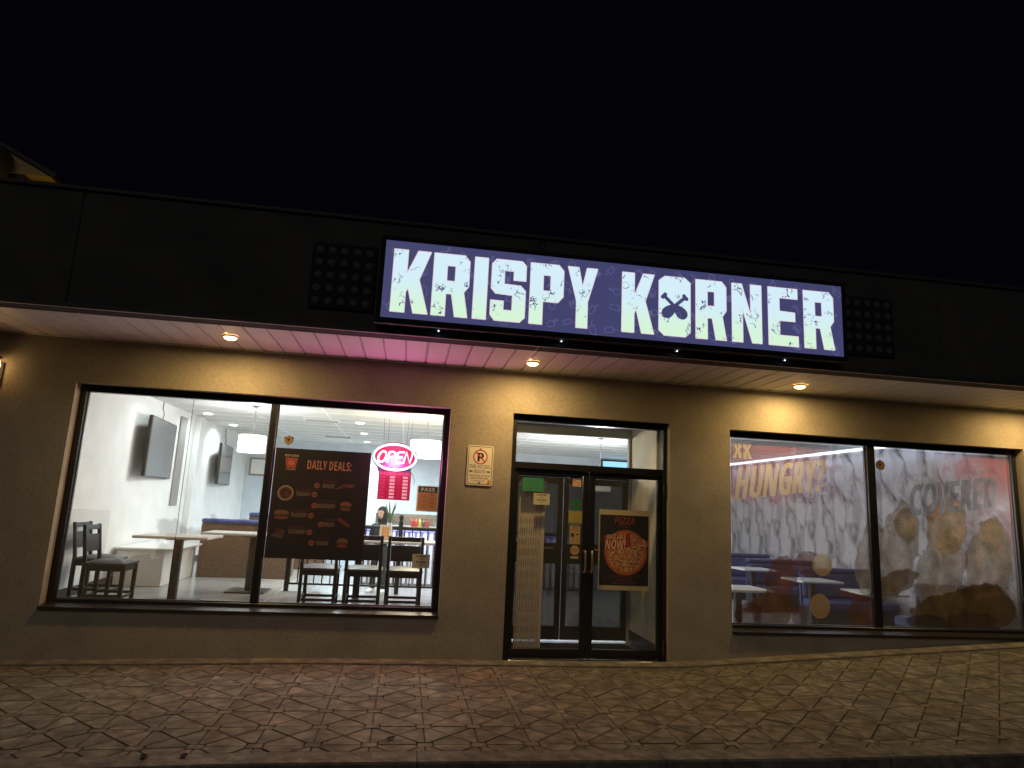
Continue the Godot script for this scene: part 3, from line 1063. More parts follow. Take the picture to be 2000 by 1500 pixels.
func paving() -> void:
	# a bed of sand under the pavers that follows the lie of the land
	var st := st_new()
	var nx := 34
	for i in nx:
		for j in 5:
			var xa := -6.5 + i * 0.5
			var za := 0.1 + j * 0.52
			var p := []
			for c in [[0, 0], [1, 0], [1, 1], [0, 1]]:
				var x: float = xa + c[0] * 0.5
				var z: float = za + c[1] * 0.52
				p.append(Vector3(x, ground_y(x, z) - 0.011, z))
			quad(st, p[0], p[1], p[2], p[3], Vector3.UP)
	var pavement := structure("pavement", st.commit(), M.joint_sand)
	var pitch := 0.381
	var pz := 0.386
	var x_first := -0.885 - pitch * 12
	var z_first := 0.98 - pz * 3
	var a := 0.056
	var b := 0.042
	var rng := RandomNumberGenerator.new()
	rng.seed = 44
	var clip := PackedVector2Array([Vector2(-100, 0.185), Vector2(100, 0.185), Vector2(100, 2.655), Vector2(-100, 2.655)])
	var pieces := []
	for i in 40:
		for j in 8:
			var X0 := x_first + i * pitch
			var Z0 := z_first + j * pz
			var A := Vector2(0, 0)
			var B := Vector2(pitch, 0)
			var C := Vector2(pitch, pz)
			var D := Vector2(0, pz)
			var O := Vector2(pitch, pz) * .5
			var k := b
			var shapes := [
				[A + Vector2(a, 0), A + Vector2(a, b), A + Vector2(k, b), O, B + Vector2(-k, b), B + Vector2(-a, b), B + Vector2(-a, 0)],
				[D + Vector2(a, 0), D + Vector2(a, -b), D + Vector2(k, -b), O, C + Vector2(-k, -b), C + Vector2(-a, -b), C + Vector2(-a, 0)],
				[A + Vector2(0, b), A + Vector2(k, b), O, D + Vector2(k, -b), D + Vector2(0, -b)],
				[B + Vector2(0, b), B + Vector2(-k, b), O, C + Vector2(-k, -b), C + Vector2(0, -b)],
				[Vector2(-a, -b), Vector2(a, -b), Vector2(a, b), Vector2(-a, b)]]
			for s in 5:
				pieces.append([X0, Z0, s, shapes[s], j])
	var cam := Vector3(0, 1.66, 7.6)
	var tris := []
	var meshes := {}
	for q in pieces:
		var base := Vector2(q[0], q[1])
		var poly := PackedVector2Array()
		for p in q[3]:
			poly.append(p + base)
		var got := Geometry2D.intersect_polygons(poly, clip)
		if got.is_empty():
			continue
		var inset := Geometry2D.offset_polygon(got[0], -0.0048)
		if inset.is_empty() or inset[0].size() < 3:
			continue
		var local := PackedVector2Array()
		var mid := Vector2.ZERO
		for p in inset[0]:
			mid += p / inset[0].size()
		for p in inset[0]:
			local.append(p - base)
		var key := "%d %d" % [q[2], q[4]]
		if not meshes.has(key):
			# x, z plane -> plate in x, y turned flat
			var s2 := st_new()
			add_plate(s2, local, 0.03, 0.003, Vector3(0, -0.015, 0), Basis(Vector3(1, 0, 0), Vector3(0, 0, 1), Vector3(0, 1, 0)))
			meshes[key] = s2.commit()
		var gx := (ground_y(base.x + pitch, mid.y) - ground_y(base.x, mid.y)) / pitch
		var gz := (ground_y(base.x, q[1] + pz) - ground_y(base.x, q[1])) / pz
		var T := Transform3D(Basis(Vector3(1, gx, 0), Vector3(0, 1, 0), Vector3(0, gz, 1)), Vector3(base.x, ground_y(base.x, q[1]) + rng.randf_range(-0.0022, 0.0022), base.y))
		var P := Vector3(mid.x, 0, mid.y)
		tris.append([P.distance_to(cam) + (30.0 if mid.x < -3.6 or mid.x > 6.3 else 0.0), meshes[key], T, q[2], "paver%d" % (rng.randi() % 5)])
	tris.sort_custom(func(p, q): return p[0] < q[0])
	var n := [0, 0]
	var rest := {}
	for t in tris:
		var kind := 1 if t[3] == 4 else 0
		if n[kind] < 300 and t[0] < 25.0:
			n[kind] += 1
			var o := part(pavement, "keystone_paver" if kind else "paver", t[1], M[t[4]])
			o.transform = t[2]
		else:
			if not rest.has(t[4]):
				rest[t[4]] = st_new()
			rest[t[4]].append_from(t[1], 0, t[2])
	var k2 := 0
	for key in rest:
		var o := part(pavement, "pavers_beyond", rest[key].commit(), M[key])
		o.set_meta("kind", "stuff")
		k2 += 1

func facade() -> void:
	shop = thing("shop_building", "single-storey taupe stucco shop with black-framed windows and a white soffit", "building")
	var holes := [Rect2(-3.54, 0.46, 3.98, 2.29), Rect2(1.165, -0.02, 1.905, 2.76), Rect2(3.835, 0.36, 4.085, 2.36)]
	var xs := [-7.0, -3.54, 0.44, 1.165, 3.07, 3.835, 7.92, 11.0]
	var ys := [-0.5, -0.02, 0.36, 0.46, 2.72, 2.74, 2.75, 3.25]
	var st := st_new()
	var T := -0.25
	for i in xs.size() - 1:
		for j in ys.size() - 1:
			var c := Vector2((xs[i] + xs[i + 1]) * .5, (ys[j] + ys[j + 1]) * .5)
			if holes.any(func(h): return h.has_point(c)):
				continue
			quad(st, Vector3(xs[i], ys[j + 1], 0), Vector3(xs[i + 1], ys[j + 1], 0), Vector3(xs[i + 1], ys[j], 0), Vector3(xs[i], ys[j], 0), Vector3(0, 0, 1))
			quad(st, Vector3(xs[i], ys[j + 1], T), Vector3(xs[i + 1], ys[j + 1], T), Vector3(xs[i + 1], ys[j], T), Vector3(xs[i], ys[j], T), Vector3(0, 0, -1))
	for h in holes:
		var a: Vector2 = h.position
		var b: Vector2 = h.end
		quad(st, Vector3(a.x, a.y, 0), Vector3(a.x, b.y, 0), Vector3(a.x, b.y, T), Vector3(a.x, a.y, T), Vector3(1, 0, 0))
		quad(st, Vector3(b.x, a.y, 0), Vector3(b.x, b.y, 0), Vector3(b.x, b.y, T), Vector3(b.x, a.y, T), Vector3(-1, 0, 0))
		quad(st, Vector3(a.x, b.y, 0), Vector3(b.x, b.y, 0), Vector3(b.x, b.y, T), Vector3(a.x, b.y, T), Vector3(0, -1, 0))
		quad(st, Vector3(a.x, a.y, 0), Vector3(b.x, a.y, 0), Vector3(b.x, a.y, T), Vector3(a.x, a.y, T), Vector3(0, 1, 0))
	part(shop, "front_wall", st.commit(), M.stucco)
	# parapet over the soffit, with a metal coping
	var fascia := holder(shop, "fascia")
	var cuts := [-7.0, -3.1, 1.19, 5.6, 11.0]
	for k in 4:
		span(fascia, "fascia_panel", Vector3(cuts[k] + .002, 3.23, 1.10), Vector3(cuts[k + 1] - .002, 4.32, 1.36), M.fascia_stucco, .008)
	span(shop, "coping", Vector3(-7.02, 4.32, 1.06), Vector3(11.02, 4.36, 1.39), M.coping, 0.008)
	span(shop, "drip_edge", Vector3(-7.0, 3.218, 1.361), Vector3(11.0, 3.262, 1.375), M.coping, 0.004)
	span(shop, "roof", Vector3(-7, 4.0, -9.6), Vector3(11, 4.12, 1.09), M.coping, 0.01)
	# soffit of narrow boards over a dark backing
	var soffit := holder(shop, "soffit")
	span(soffit, "backing", Vector3(-7, SOFFIT_Y + .014, 0.001), Vector3(11, SOFFIT_Y + .03, 1.099), M.soffit_backing, 0.0)
	var bw := 0.2225
	for k in 80:
		part(soffit, "board", box(bw - 0.02, 0.012, 1.335, 0.005), M.soffit_white, Vector3(-6.9 + k * bw, SOFFIT_Y + .006, 0.6885))
	span(soffit, "wall_channel", Vector3(-7, SOFFIT_Y - .012, 0.0), Vector3(11, SOFFIT_Y - .001, 0.022), M.soffit_white, 0.002)
	span(soffit, "front_channel", Vector3(-7, SOFFIT_Y - .016, 1.33), Vector3(11, SOFFIT_Y - .001, 1.36), M.soffit_white, 0.003)

	storefront(-3.54, 0.44, 0.46, 2.75, [-1.52], 0.07)
	storefront(3.835, 7.92, 0.36, 2.72, [5.81], 0.11)
	entrance()

func storefront(x0: float, x1: float, y0: float, y1: float, mullions: Array, mw: float) -> void:
	var w := holder(shop, "storefront_window", Vector3((x0 + x1) * .5, y0, 0))
	var off := Vector3(-(x0 + x1) * .5, -y0, 0)
	var zf := -0.12
	var zb := -0.205
	var jw := 0.065
	var sill := 0.07
	span(w, "jamb", Vector3(x0 + .001, y0 + .003, zb) + off, Vector3(x0 + jw, y1 - .001, zf) + off, M.black_frame, 0.006)
	span(w, "jamb", Vector3(x1 - jw, y0 + .003, zb) + off, Vector3(x1 - .001, y1 - .001, zf) + off, M.black_frame, 0.006)
	span(w, "head", Vector3(x0 + jw + .001, y1 - .075, zb) + off, Vector3(x1 - jw - .001, y1 - .001, zf) + off, M.black_frame, 0.006)
	span(w, "bottom_rail", Vector3(x0 + jw + .001, y0 + .003, zb) + off, Vector3(x1 - jw - .001, y0 + sill, zf) + off, M.black_frame, 0.006)
	# sloping metal sill that oversails the wall
	var st := st_new()
	var a := [Vector3(0, y0 + .035, zf + .002), Vector3(0, y0 + .012, .035), Vector3(0, y0 - .018, .035), Vector3(0, y0 + .001, zf + .002)]
	for s in [x0 + .002, x1 - .002]:
		pass
	var xl := x0 + .002
	var xr := x1 - .002
	for k in 4:
		var p: Vector3 = a[k]
		var q: Vector3 = a[(k + 1) % 4]
		var n := Vector3(0, 1, .2) if k == 0 else Vector3(0, 0, 1) if k == 1 else Vector3(0, -1, 0) if k == 2 else Vector3(0, 0, -1)
		quad(st, p + Vector3(xl, 0, 0) + off, p + Vector3(xr, 0, 0) + off, q + Vector3(xr, 0, 0) + off, q + Vector3(xl, 0, 0) + off, n)
	for s in [[xl, -1.0], [xr, 1.0]]:
		var e := Vector3(s[0], 0, 0) + off
		quad(st, a[0] + e, a[1] + e, a[2] + e, a[3] + e, Vector3(s[1], 0, 0))
	part(w, "sill", st.commit(), M.sill_metal)
	var edges := [x0 + jw]
	for m in mullions:
		span(w, "mullion", Vector3(m - mw * .5, y0 + sill + .001, zb) + off, Vector3(m + mw * .5, y1 - .076, zf) + off, M.black_frame, 0.006)
		edges.append(m - mw * .5)
		edges.append(m + mw * .5)
	edges.append(x1 - jw)
	for k in range(0, edges.size(), 2):
		var st3 := st_new()
		quad(st3, Vector3(edges[k], y1 - .075, -.15) + off, Vector3(edges[k + 1], y1 - .075, -.15) + off, Vector3(edges[k + 1], y0 + sill, -.15) + off, Vector3(edges[k], y0 + sill, -.15) + off, Vector3(0, 0, 1))
		part(w, "pane", st3.commit(), M.glass)
		# bright glazing bead round the pane
		var st4 := st_new()
		for e in [[edges[k], edges[k] + .012, y0 + sill, y1 - .075], [edges[k + 1] - .012, edges[k + 1], y0 + sill, y1 - .075]]:
			add_box(st4, Vector3((e[0] + e[1]) * .5, (e[2] + e[3]) * .5, -.175) + off, Vector3(.012, e[3] - e[2], .03), .002)
		add_box(st4, Vector3((edges[k] + edges[k + 1]) * .5, y0 + sill + .006, -.175) + off, Vector3(edges[k + 1] - edges[k] - .026, .012, .03), .002)
		part(w, "glazing_bead", st4.commit(), M.bead)

func entrance() -> void:
	var e := holder(shop, "entrance_frame", Vector3(2.117, 0, -.1))
	var o := Vector3(-2.117, 0, .1)
	var f := func(called: String, x0: float, x1: float, y0: float, y1: float, z0 := -.20, z1 := -.085) -> void:
		span(e, called, Vector3(x0, y0, z0) + o, Vector3(x1, y1, z1) + o, M.black_frame, 0.005)
	f.call("jamb", 1.166, 1.228, -.018, 2.739)
	f.call("jamb", 3.022, 3.069, -.018, 2.739)
	f.call("head", 1.229, 3.021, 2.662, 2.739)
	f.call("transom_bar", 1.229, 3.021, 2.112, 2.188)
	var st := st_new()
	quad(st, Vector3(1.229, 2.661, -.14) + o, Vector3(3.021, 2.661, -.14) + o, Vector3(3.021, 2.189, -.14) + o, Vector3(1.229, 2.189, -.14) + o, Vector3(0, 0, 1))
	part(e, "transom_pane", st.commit(), M.glass)
	span(e, "threshold", Vector3(1.23, -.017, -.2) + o, Vector3(3.02, .012, -.06) + o, M.steel, .004)
	for d in [[1.231, 2.118, "entrance_door", 1.279, 2.052, 1], [2.126, 3.020, "entrance_door", 2.198, 2.966, -1]]:
		var leaf := holder(shop, d[2], Vector3((d[0] + d[1]) * .5, 0.02, -.12))
		var lo := -Vector3((d[0] + d[1]) * .5, 0.02, -.12)
		var zz := Vector3(0, 0, 0)
		span(leaf, "stile", Vector3(d[0], .022, -.165) + lo, Vector3(d[3], 2.109, -.115) + lo, M.black_frame, .005)
		span(leaf, "stile", Vector3(d[4], .022, -.165) + lo, Vector3(d[1], 2.109, -.115) + lo, M.black_frame, .005)
		span(leaf, "top_rail", Vector3(d[3] + .0005, 2.06, -.165) + lo, Vector3(d[4] - .0005, 2.109, -.115) + lo, M.black_frame, .005)
		span(leaf, "bottom_rail", Vector3(d[3] + .0005, .022, -.165) + lo, Vector3(d[4] - .0005, .125, -.115) + lo, M.black_frame, .005)
		var s2 := st_new()
		quad(s2, Vector3(d[3], 2.06, -.14) + lo, Vector3(d[4], 2.06, -.14) + lo, Vector3(d[4], .125, -.14) + lo, Vector3(d[3], .125, -.14) + lo, Vector3(0, 0, 1))
		part(leaf, "pane", s2.commit(), M.glass)
		var hx: float = 2.082 if d[5] == 1 else 2.162
		part(leaf, "pull_handle", tube(PackedVector3Array([Vector3(hx, 1.20, -.115), Vector3(hx, 1.205, -.075), Vector3(hx, 1.19, -.055), Vector3(hx, 1.08, -.05), Vector3(hx, .98, -.055), Vector3(hx, .965, -.075), Vector3(hx, .97, -.115)]), .0125, 10), M.brass_pull, lo)
	for y in [1.95, .16]:
		part(e, "hinge", box(.016, .14, .03, .003), M.coping, Vector3(3.03, y, -.075) + o)
	for x in [1.29, 2.2]:
		span(e, "weather_strip", Vector3(x, .013, -.1) + o, Vector3(x + (.76 if x < 2 else .32), .021, -.07) + o, M.stud_grey, .002)

func vestibule() -> void:
	# lobby between the street doors and the inner doors
	span(shop, "lobby_wall", Vector3(1.0, 0.001, -1.17), Vector3(1.12, CEIL, -.252), M.cream_paint, 0)
	span(shop, "lobby_wall", Vector3(3.0, 0.001, -1.17), Vector3(3.12, CEIL, -.252), M.cream_paint, 0)
	span(shop, "skirting", Vector3(2.985, 0.002, -1.165), Vector3(2.998, .17, -.26), M.skirting, .003)
	span(shop, "bulkhead", Vector3(1.0, 2.655, -1.27), Vector3(3.12, CEIL, -1.171), M.bulkhead_grey, 0)
	span(shop, "doormat", Vector3(1.3, .003, -1.05), Vector3(2.9, .012, -.3), M.dark_mat, .003)
	var g := holder(shop, "inner_frame", Vector3(2.07, 0, -1.2))
	var o := Vector3(-2.07, 0, 1.2)
	span(g, "jamb", Vector3(1.02, .002, -1.26) + o, Vector3(1.18, 2.654, -1.172) + o, M.black_frame)
	span(g, "jamb", Vector3(2.962, .002, -1.26) + o, Vector3(3.10, 2.654, -1.172) + o, M.bulkhead_grey)
	span(g, "transom_bar", Vector3(1.181, 2.085, -1.26) + o, Vector3(2.961, 2.145, -1.172) + o, M.black_frame)
	var st := st_new()
	quad(st, Vector3(1.181, 2.653, -1.21) + o, Vector3(2.961, 2.653, -1.21) + o, Vector3(2.961, 2.146, -1.21) + o, Vector3(1.181, 2.146, -1.21) + o, Vector3(0, 0, 1))
	part(g, "transom_pane", st.commit(), M.glass)
	for d in [[1.183, 2.066], [2.074, 2.958]]:
		var leaf := holder(shop, "inner_door", Vector3((d[0] + d[1]) * .5, 0, -1.21))
		var lo := -Vector3((d[0] + d[1]) * .5, 0, -1.21)
		for s in [[d[0], d[0] + .07], [d[1] - .07, d[1]]]:
			span(leaf, "stile", Vector3(s[0], .022, -1.235) + lo, Vector3(s[1], 2.082, -1.19) + lo, M.black_frame, .004)
		span(leaf, "top_rail", Vector3(d[0] + .0705, 2.0, -1.235) + lo, Vector3(d[1] - .0705, 2.082, -1.19) + lo, M.black_frame, .004)
		span(leaf, "bottom_rail", Vector3(d[0] + .0705, .022, -1.235) + lo, Vector3(d[1] - .0705, .19, -1.19) + lo, M.black_frame, .004)
		var s2 := st_new()
		quad(s2, Vector3(d[0] + .07, 2.0, -1.215) + lo, Vector3(d[1] - .07, 2.0, -1.215) + lo, Vector3(d[1] - .07, .19, -1.215) + lo, Vector3(d[0] + .07, .19, -1.215) + lo, Vector3(0, 0, 1))
		part(leaf, "pane", s2.commit(), M.door_glass)
		span(leaf, "push_plate", Vector3(d[0] + .03, .97, -1.189) + lo, Vector3(d[1] - .03, 1.23, -1.168) + lo, M.black_frame, .006)
		span(leaf, "pull_bar", Vector3(d[0] + .35, 1.155, -1.167) + lo, Vector3(d[1] - .12, 1.17, -1.152) + lo, M.brass_pull, .004)

func interior() -> void:
	# shell of the dining hall
	span(shop, "side_wall", Vector3(-3.95, 0, -9.1), Vector3(-3.8, CEIL + .1, -.252), M.white_paint, 0)
	span(shop, "back_wall", Vector3(-3.799, 0, -9.25), Vector3(7.929, CEIL + .1, -9.1), M.blue_paint, 0)
	var fl := structure("floor", box(11.9, .06, 9.0, 0), M.grey_floor, Vector3(2.05, -.03 - .001, -4.75))
	var st := st_new()
	add_box(st, Vector3(-2.7, PLATFORM * .5, -4.6), Vector3(2.196, PLATFORM, 8.69), .006)
	add_box(st, Vector3(-.3, PLATFORM * .5, -1.255), Vector3(2.59, PLATFORM, 2.0), .006)
	structure("raised_floor", st.commit(), M.grey_floor)
	span(shop, "skirting", Vector3(-3.798, PLATFORM + .001, -9.0), Vector3(-3.784, PLATFORM + .11, -.26), M.skirting, .003)
	# suspended ceiling: a slab, tee bars and lay-in tiles
	var c := holder(shop, "ceiling", Vector3(0, CEIL, 0))
	span(c, "slab", Vector3(-3.95, .06, -9.2), Vector3(8.1, .16, -.252), M.white_paint, 0)
	var bars := st_new()
	var xs := []
	var x := -3.8
	while x < 7.93:
		xs.append(x)
		x += 1.22
	xs.append(7.93)
	var zs := []
	var z := -.255
	while z > -9.09:
		zs.append(z)
		z -= .61
	zs.append(-9.09)
	for k in zs.size():
		add_box(bars, Vector3(2.065, .006, zs[k]), Vector3(11.72, .012, .024))
	for k in xs.size():
		add_box(bars, Vector3(xs[k], .0085, -4.67), Vector3(.024, .012, 8.83))
	part(c, "tee_bars", bars.commit(), M.tee_bar)
	for i in xs.size() - 1:
		for k in zs.size() - 1:
			var w: float = xs[i + 1] - xs[i]
			var d: float = zs[k] - zs[k + 1]
			if w < .05 or d < .05:
				continue
			part(c, "ceiling_tile", box(w - .004, .016, d - .004, .002), M.ceiling_tile, Vector3((xs[i] + xs[i + 1]) * .5, .012, (zs[k] + zs[k + 1]) * .5))
	# printed marble panels on the right-hand side wall
	var mw := holder(shop, "marble_wall", Vector3(7.93, 0, -4.6))
	span(mw, "wall", Vector3(.012, 0, -4.5), Vector3(.15, CEIL + .1, 4.347), M.white_paint, 0)
	var mm := print_mat("marble_print", marble_picture(), 0.25)
	var edges := [-.28, -1.49, -2.74, -4.03, -5.28, -6.55, -7.80, -9.05]
	for k in edges.size() - 1:
		var z0: float = edges[k] - .004
		var z1: float = edges[k + 1] + .004
		var s := st_new()
		quad(s, Vector3(0, CEIL - .012, z1 + 4.6), Vector3(0, CEIL - .012, z0 + 4.6), Vector3(0, 0.002, z0 + 4.6), Vector3(0, 0.002, z1 + 4.6), Vector3(-1, 0, 0))
		for e in [z0, z1]:
			quad(s, Vector3(0, CEIL - .012, e + 4.6), Vector3(.011, CEIL - .012, e + 4.6), Vector3(.011, 0.002, e + 4.6), Vector3(0, 0.002, e + 4.6), Vector3(0, 0, 1 if e == z0 else -1))
		part(mw, "marble_panel", s.commit(), mm)
	# slim dark panel and pilaster on the white wall
	span(shop, "pilaster", Vector3(-3.799, PLATFORM + .002, -5.25), Vector3(-3.70, CEIL - .002, -4.95), M.white_paint, .006)
	span(shop, "wall_panel", Vector3(-3.799, 1.43, -4.48), Vector3(-3.775, 2.90, -4.16), M.grey_panel, .004)

# ------------------------------------------------------------------ furniture
func make_chair() -> Node3D:
	# faces +z, origin on the floor under the seat
	var t := thing("dining_chair", "", "chair", Vector3.ZERO, 0.0, "dark wooden dining chairs")
	var w := .21
	part(t, "seat", seat_mesh(), M.seat_vinyl, Vector3(0, .47, 0))
	var apron := st_new()
	for s in [-1.0, 1.0]:
		add_box(apron, Vector3(0, .415, s * .185), Vector3(.36, .06, .022), .003)
		add_box(apron, Vector3(s * .185, .415, 0), Vector3(.022, .06, .34), .003)
	part(t, "apron", apron.commit(), M.espresso_wood)
	for s in [-1.0, 1.0]:
		part(t, "leg", box(.04, .44, .04, .004), M.espresso_wood, Vector3(s * .185, .22, .19))
		# rear leg and back post in one, leaning back above the seat
		var p := st_new()
		add_box(p, Vector3(s * .192, .235, -.195), Vector3(.038, .47, .042), .004)
		add_box(p, Vector3(s * .192, .662, -.222), Vector3(.037, .41, .034), .004, Basis(Vector3.RIGHT, -.14))
		part(t, "back_post", p.commit(), M.espresso_wood)
		part(t, "stretcher", box(.02, .03, .34, .003), M.espresso_wood, Vector3(s * .188, .13, 0))
	var lean := Vector3(-.0, 0, 0)
	part(t, "top_rail", box(.344, .055, .026, .005), M.espresso_wood, Vector3(0, .832, -.247), Vector3(-.14, 0, 0))
	part(t, "back_panel", box(.344, .185, .018, .004), M.espresso_wood, Vector3(0, .668, -.223), Vector3(-.14, 0, 0))
	for s in [-1.0, 1.0]:
		part(t, "stretcher", box(.34, .03, .02, .003), M.espresso_wood, Vector3(0, .115, s * .19))
	return t

func seat_mesh() -> ArrayMesh:
	var st := st_new()
	var n := 8
	var P := func(i: int, j: int) -> Vector3:
		var u := -1.0 + 2.0 * i / n
		var v := -1.0 + 2.0 * j / n
		var puff := (1.0 - pow(absf(u), 4.0)) * (1.0 - pow(absf(v), 4.0))
		return Vector3(u * .218, .028 * puff, v * .215)
	for i in n:
		for j in n:
			quad(st, P.call(i, j), P.call(i + 1, j), P.call(i + 1, j + 1), P.call(i, j + 1), Vector3.UP)
	add_box(st, Vector3(0, -.012, 0), Vector3(.436, .024, .43), .006)
	return st.commit()

func make_table(w: float, d: float, label: String, at: Vector3, group: String) -> Node3D:
	var t := thing("dining_table", label, "table", at, 0.0, group)
	part(t, "tabletop", box(w, .03, d, .006), M.white_laminate, Vector3(0, .745, 0))
	part(t, "mounting_plate", box(.24, .02, .24, .004), M.black_metal, Vector3(0, .719, 0))
	part(t, "pedestal", box(.085, .69, .085, .006), M.black_metal, Vector3(0, .364, 0))
	part(t, "base_plate", box(.5, .018, .5, .005), M.black_metal, Vector3(0, .009, 0))
	return t

func booth(called: String, label: String, at: Vector3, turn: float, length: float, back: float, wood: bool, group: String) -> Node3D:
	# bench faces +z, back at z = 0, origin on the floor
	var t := thing(called, label, "booth", at, turn, group)
	part(t, "plinth", box(length, .30, .44, .006), M.booth_wood if wood else M.black_metal, Vector3(0, .15, .26))
	part(t, "seat_cushion", box(length, .14, .50, .03), M.blue_vinyl, Vector3(0, .371, .29))
	part(t, "back_panel", box(length, back - .06, .045, .006), M.booth_wood if wood else M.blue_vinyl, Vector3(0, (back - .06) * .5 + .001, 0))
	part(t, "back_cushion", box(length - .01, back - .52, .10, .03), M.blue_vinyl, Vector3(0, .45 + (back - .52) * .5, .074), Vector3(-.06, 0, 0))
	part(t, "top_roll", box(length + .01, .075, .15, .03), M.blue_vinyl, Vector3(0, back - .022, .03))
	return t

func furnish() -> void:
	var c0 := make_chair()
	c0.position = Vector3(.045, PLATFORM, -.80)
	c0.rotation.y = PI
	c0.set_meta("label", "dark dining chair beside the right jamb, behind the small pale notice")
	copy(c0, "dining_chair", "dark dining chair half hidden by the lower right of the deals poster", Vector3(-.43, PLATFORM, -.80), PI)
	copy(c0, "dining_chair", "dark dining chair mostly covered by the deals poster, legs showing", Vector3(-.93, PLATFORM, -.80), PI)
	copy(c0, "dining_chair", "nearer dark dining chair in the far left corner of the lit window", Vector3(-3.14, PLATFORM, -.56), PI * .5 + .04)
	copy(c0, "dining_chair", "farther dark dining chair in the left corner, behind another chair", Vector3(-3.45, PLATFORM, -1.04), PI * .5)
	make_table(.80, .68, "white square pedestal table in the middle of the left pane", Vector3(-2.58, PLATFORM, -.92), "white pedestal tables")
	make_table(2.2, .62, "long white table in front of three dark chairs", Vector3(-.55, PLATFORM, -1.58), "white pedestal tables")
	make_table(1.2, .62, "white table beside the printed booth, cut by the window mullion", Vector3(-1.98, PLATFORM, -2.05), "white pedestal tables")
	var b := thing("low_bench", "low white bench against the white wall behind the corner chairs", "bench", Vector3(-3.40, PLATFORM, -2.95))
	part(b, "bench_top", box(.74, .03, 1.5, .006), M.white_laminate, Vector3(0, .485, 0))
	part(b, "bench_body", box(.60, .468, 1.4, .006), M.white_laminate, Vector3(-.05, .235, 0))
	booth("booth_bench", "brown backed booth with blue top rolls behind the pedestal table", Vector3(-2.40, PLATFORM, -3.55), PI, 1.35, .86, true, "booths on the raised floor")
	booth("booth_bench", "farther blue topped booth showing above the brown backed one", Vector3(-2.05, PLATFORM, -5.1), PI, 1.35, .94, true, "booths on the raised floor")
	# right-hand dining room: blue booths against the marble wall
	booth("booth_bench", "blue booth back farthest along the marble wall", Vector3(7.14, 0, -6.4), 0, 1.5, .90, false, "blue booths along the marble wall")
	booth("booth_bench", "blue booth back second farthest along the marble wall", Vector3(7.24, 0, -4.8), 0, 1.36, .90, false, "blue booths along the marble wall")
	booth("booth_bench", "blue booth back behind the mullion of the film covered window", Vector3(7.22, 0, -2.95), 0, 1.40, .90, false, "blue booths along the marble wall")
	booth("booth_bench", "dark blue booth nearest the street below the film's chicken", Vector3(7.36, 0, -.62), PI, 1.12, .90, false, "blue booths along the marble wall")
	make_table(.60, .60, "white table by the mullion of the film covered window", Vector3(6.40, 0, -.98), "white tables among the blue booths")
	make_table(.70, .62, "white table between the second and third blue booths", Vector3(6.45, 0, -2.5), "white tables among the blue booths")
	make_table(.66, .62, "white table farthest back among the blue booths", Vector3(6.45, 0, -4.35), "white tables among the blue booths")
	make_table(.70, .62, "white table at the lower left corner of the film covered window", Vector3(4.42, 0, -1.0), "white tables among the blue booths")
	# railing at the edge of the raised floor
	var r := thing("railing", "black metal railing with thin balusters behind the long table", "railing", Vector3(-.25, PLATFORM, -2.20))
	part(r, "top_rail", box(2.6, .04, .05, .006), M.black_metal, Vector3(0, .90, 0))
	part(r, "bottom_rail", box(2.6, .025, .03, .004), M.black_metal, Vector3(0, .10, 0))
	for k in 24:
		part(r, "baluster", box(.016, .762, .016, .002), M.black_metal, Vector3(-1.24 + k * .108, .4945, 0))
	for x in [-1.27, .21, 1.27]:
		var post := part(r, "newel_post", box(.06, 1.0, .06, .006), M.black_metal, Vector3(x, .5, .002))
		part(post, "finial", lathe([Vector2(0.012, 0), Vector2(.03, .02), Vector2(.036, .05), Vector2(.026, .08), Vector2(0.0005, .092)], 14), M.black_metal, Vector3(0, .5, 0))
	# counter with a ribbed white front washed by a blue strip
	var ct := thing("service_counter", "white ribbed service counter lit blue under its top", "counter", Vector3(1.5, 0, -6.6))
	part(ct, "body", box(4.6, 1.10, .56, .006), M.grey_panel, Vector3(0, .551, -.32))
	part(ct, "worktop", box(4.7, .05, .78, .008), M.black_metal, Vector3(0, 1.127, -.28))
	for k in 35:
		part(ct, "rib", box(.078, 1.02, .03, .008), M.counter_white, Vector3(-2.22 + k * .13, .55, -.0245))
	part(ct, "led_strip_light", box(4.5, .012, .012, 0), M.led_blue, Vector3(0, 1.085, .075))
	part(ct, "glass_guard", box(2.6, .24, .012, .002), M.steel, Vector3(-.8, 1.30, -.42))
	var ls := AreaLight3D.new()
	ls.name = "counter_strip_glow"
	ls.area_size = Vector2(4.4, .03)
	ls.light_color = Color(.62, .64, 1.0)
	ls.light_energy = 1.6
	ls.shadow_enabled = true
	ct.add_child(ls)
	ls.position = Vector3(0, 1.075, .082)
	ls.rotation = Vector3(-PI * .5 + .25, 0, 0)
	# things on the counter and on the long table
	var rng := RandomNumberGenerator.new()
	rng.seed = 9
	var bc := [lin(.5, .05, .04), lin(.5, .08, .05), lin(.6, .5, .1), lin(.1, .1, .1), lin(.55, .06, .05)]
	for k in 5:
		var m := mat("bottle%d" % k, bc[k], .25)
		var o := part(self, "x", lathe([Vector2(0.001, 0), Vector2(.032, 0), Vector2(.034, .01), Vector2(.034, .11), Vector2(.026, .14), Vector2(.012, .165), Vector2(.012, .19), Vector2(.001, .19)], 14), m, Vector3(.18 + k * .075, 1.153, -6.72))
		o.name = numbered("sauce_bottle")
		tag(o, ["first sauce bottle from the left of the row on the counter", "second red sauce bottle from the left on the counter", "yellow sauce bottle in the row on the counter", "black sauce bottle in the row on the counter", "red sauce bottle at the right end of the row"][k], "bottle", "sauce bottles on the counter")
	var menu_m := print_mat("small_menu", pass_picture(), .5)
	var mc := thing("counter_sign", "small white card sign standing on the service counter", "sign", Vector3(.78, 1.154, -6.55))
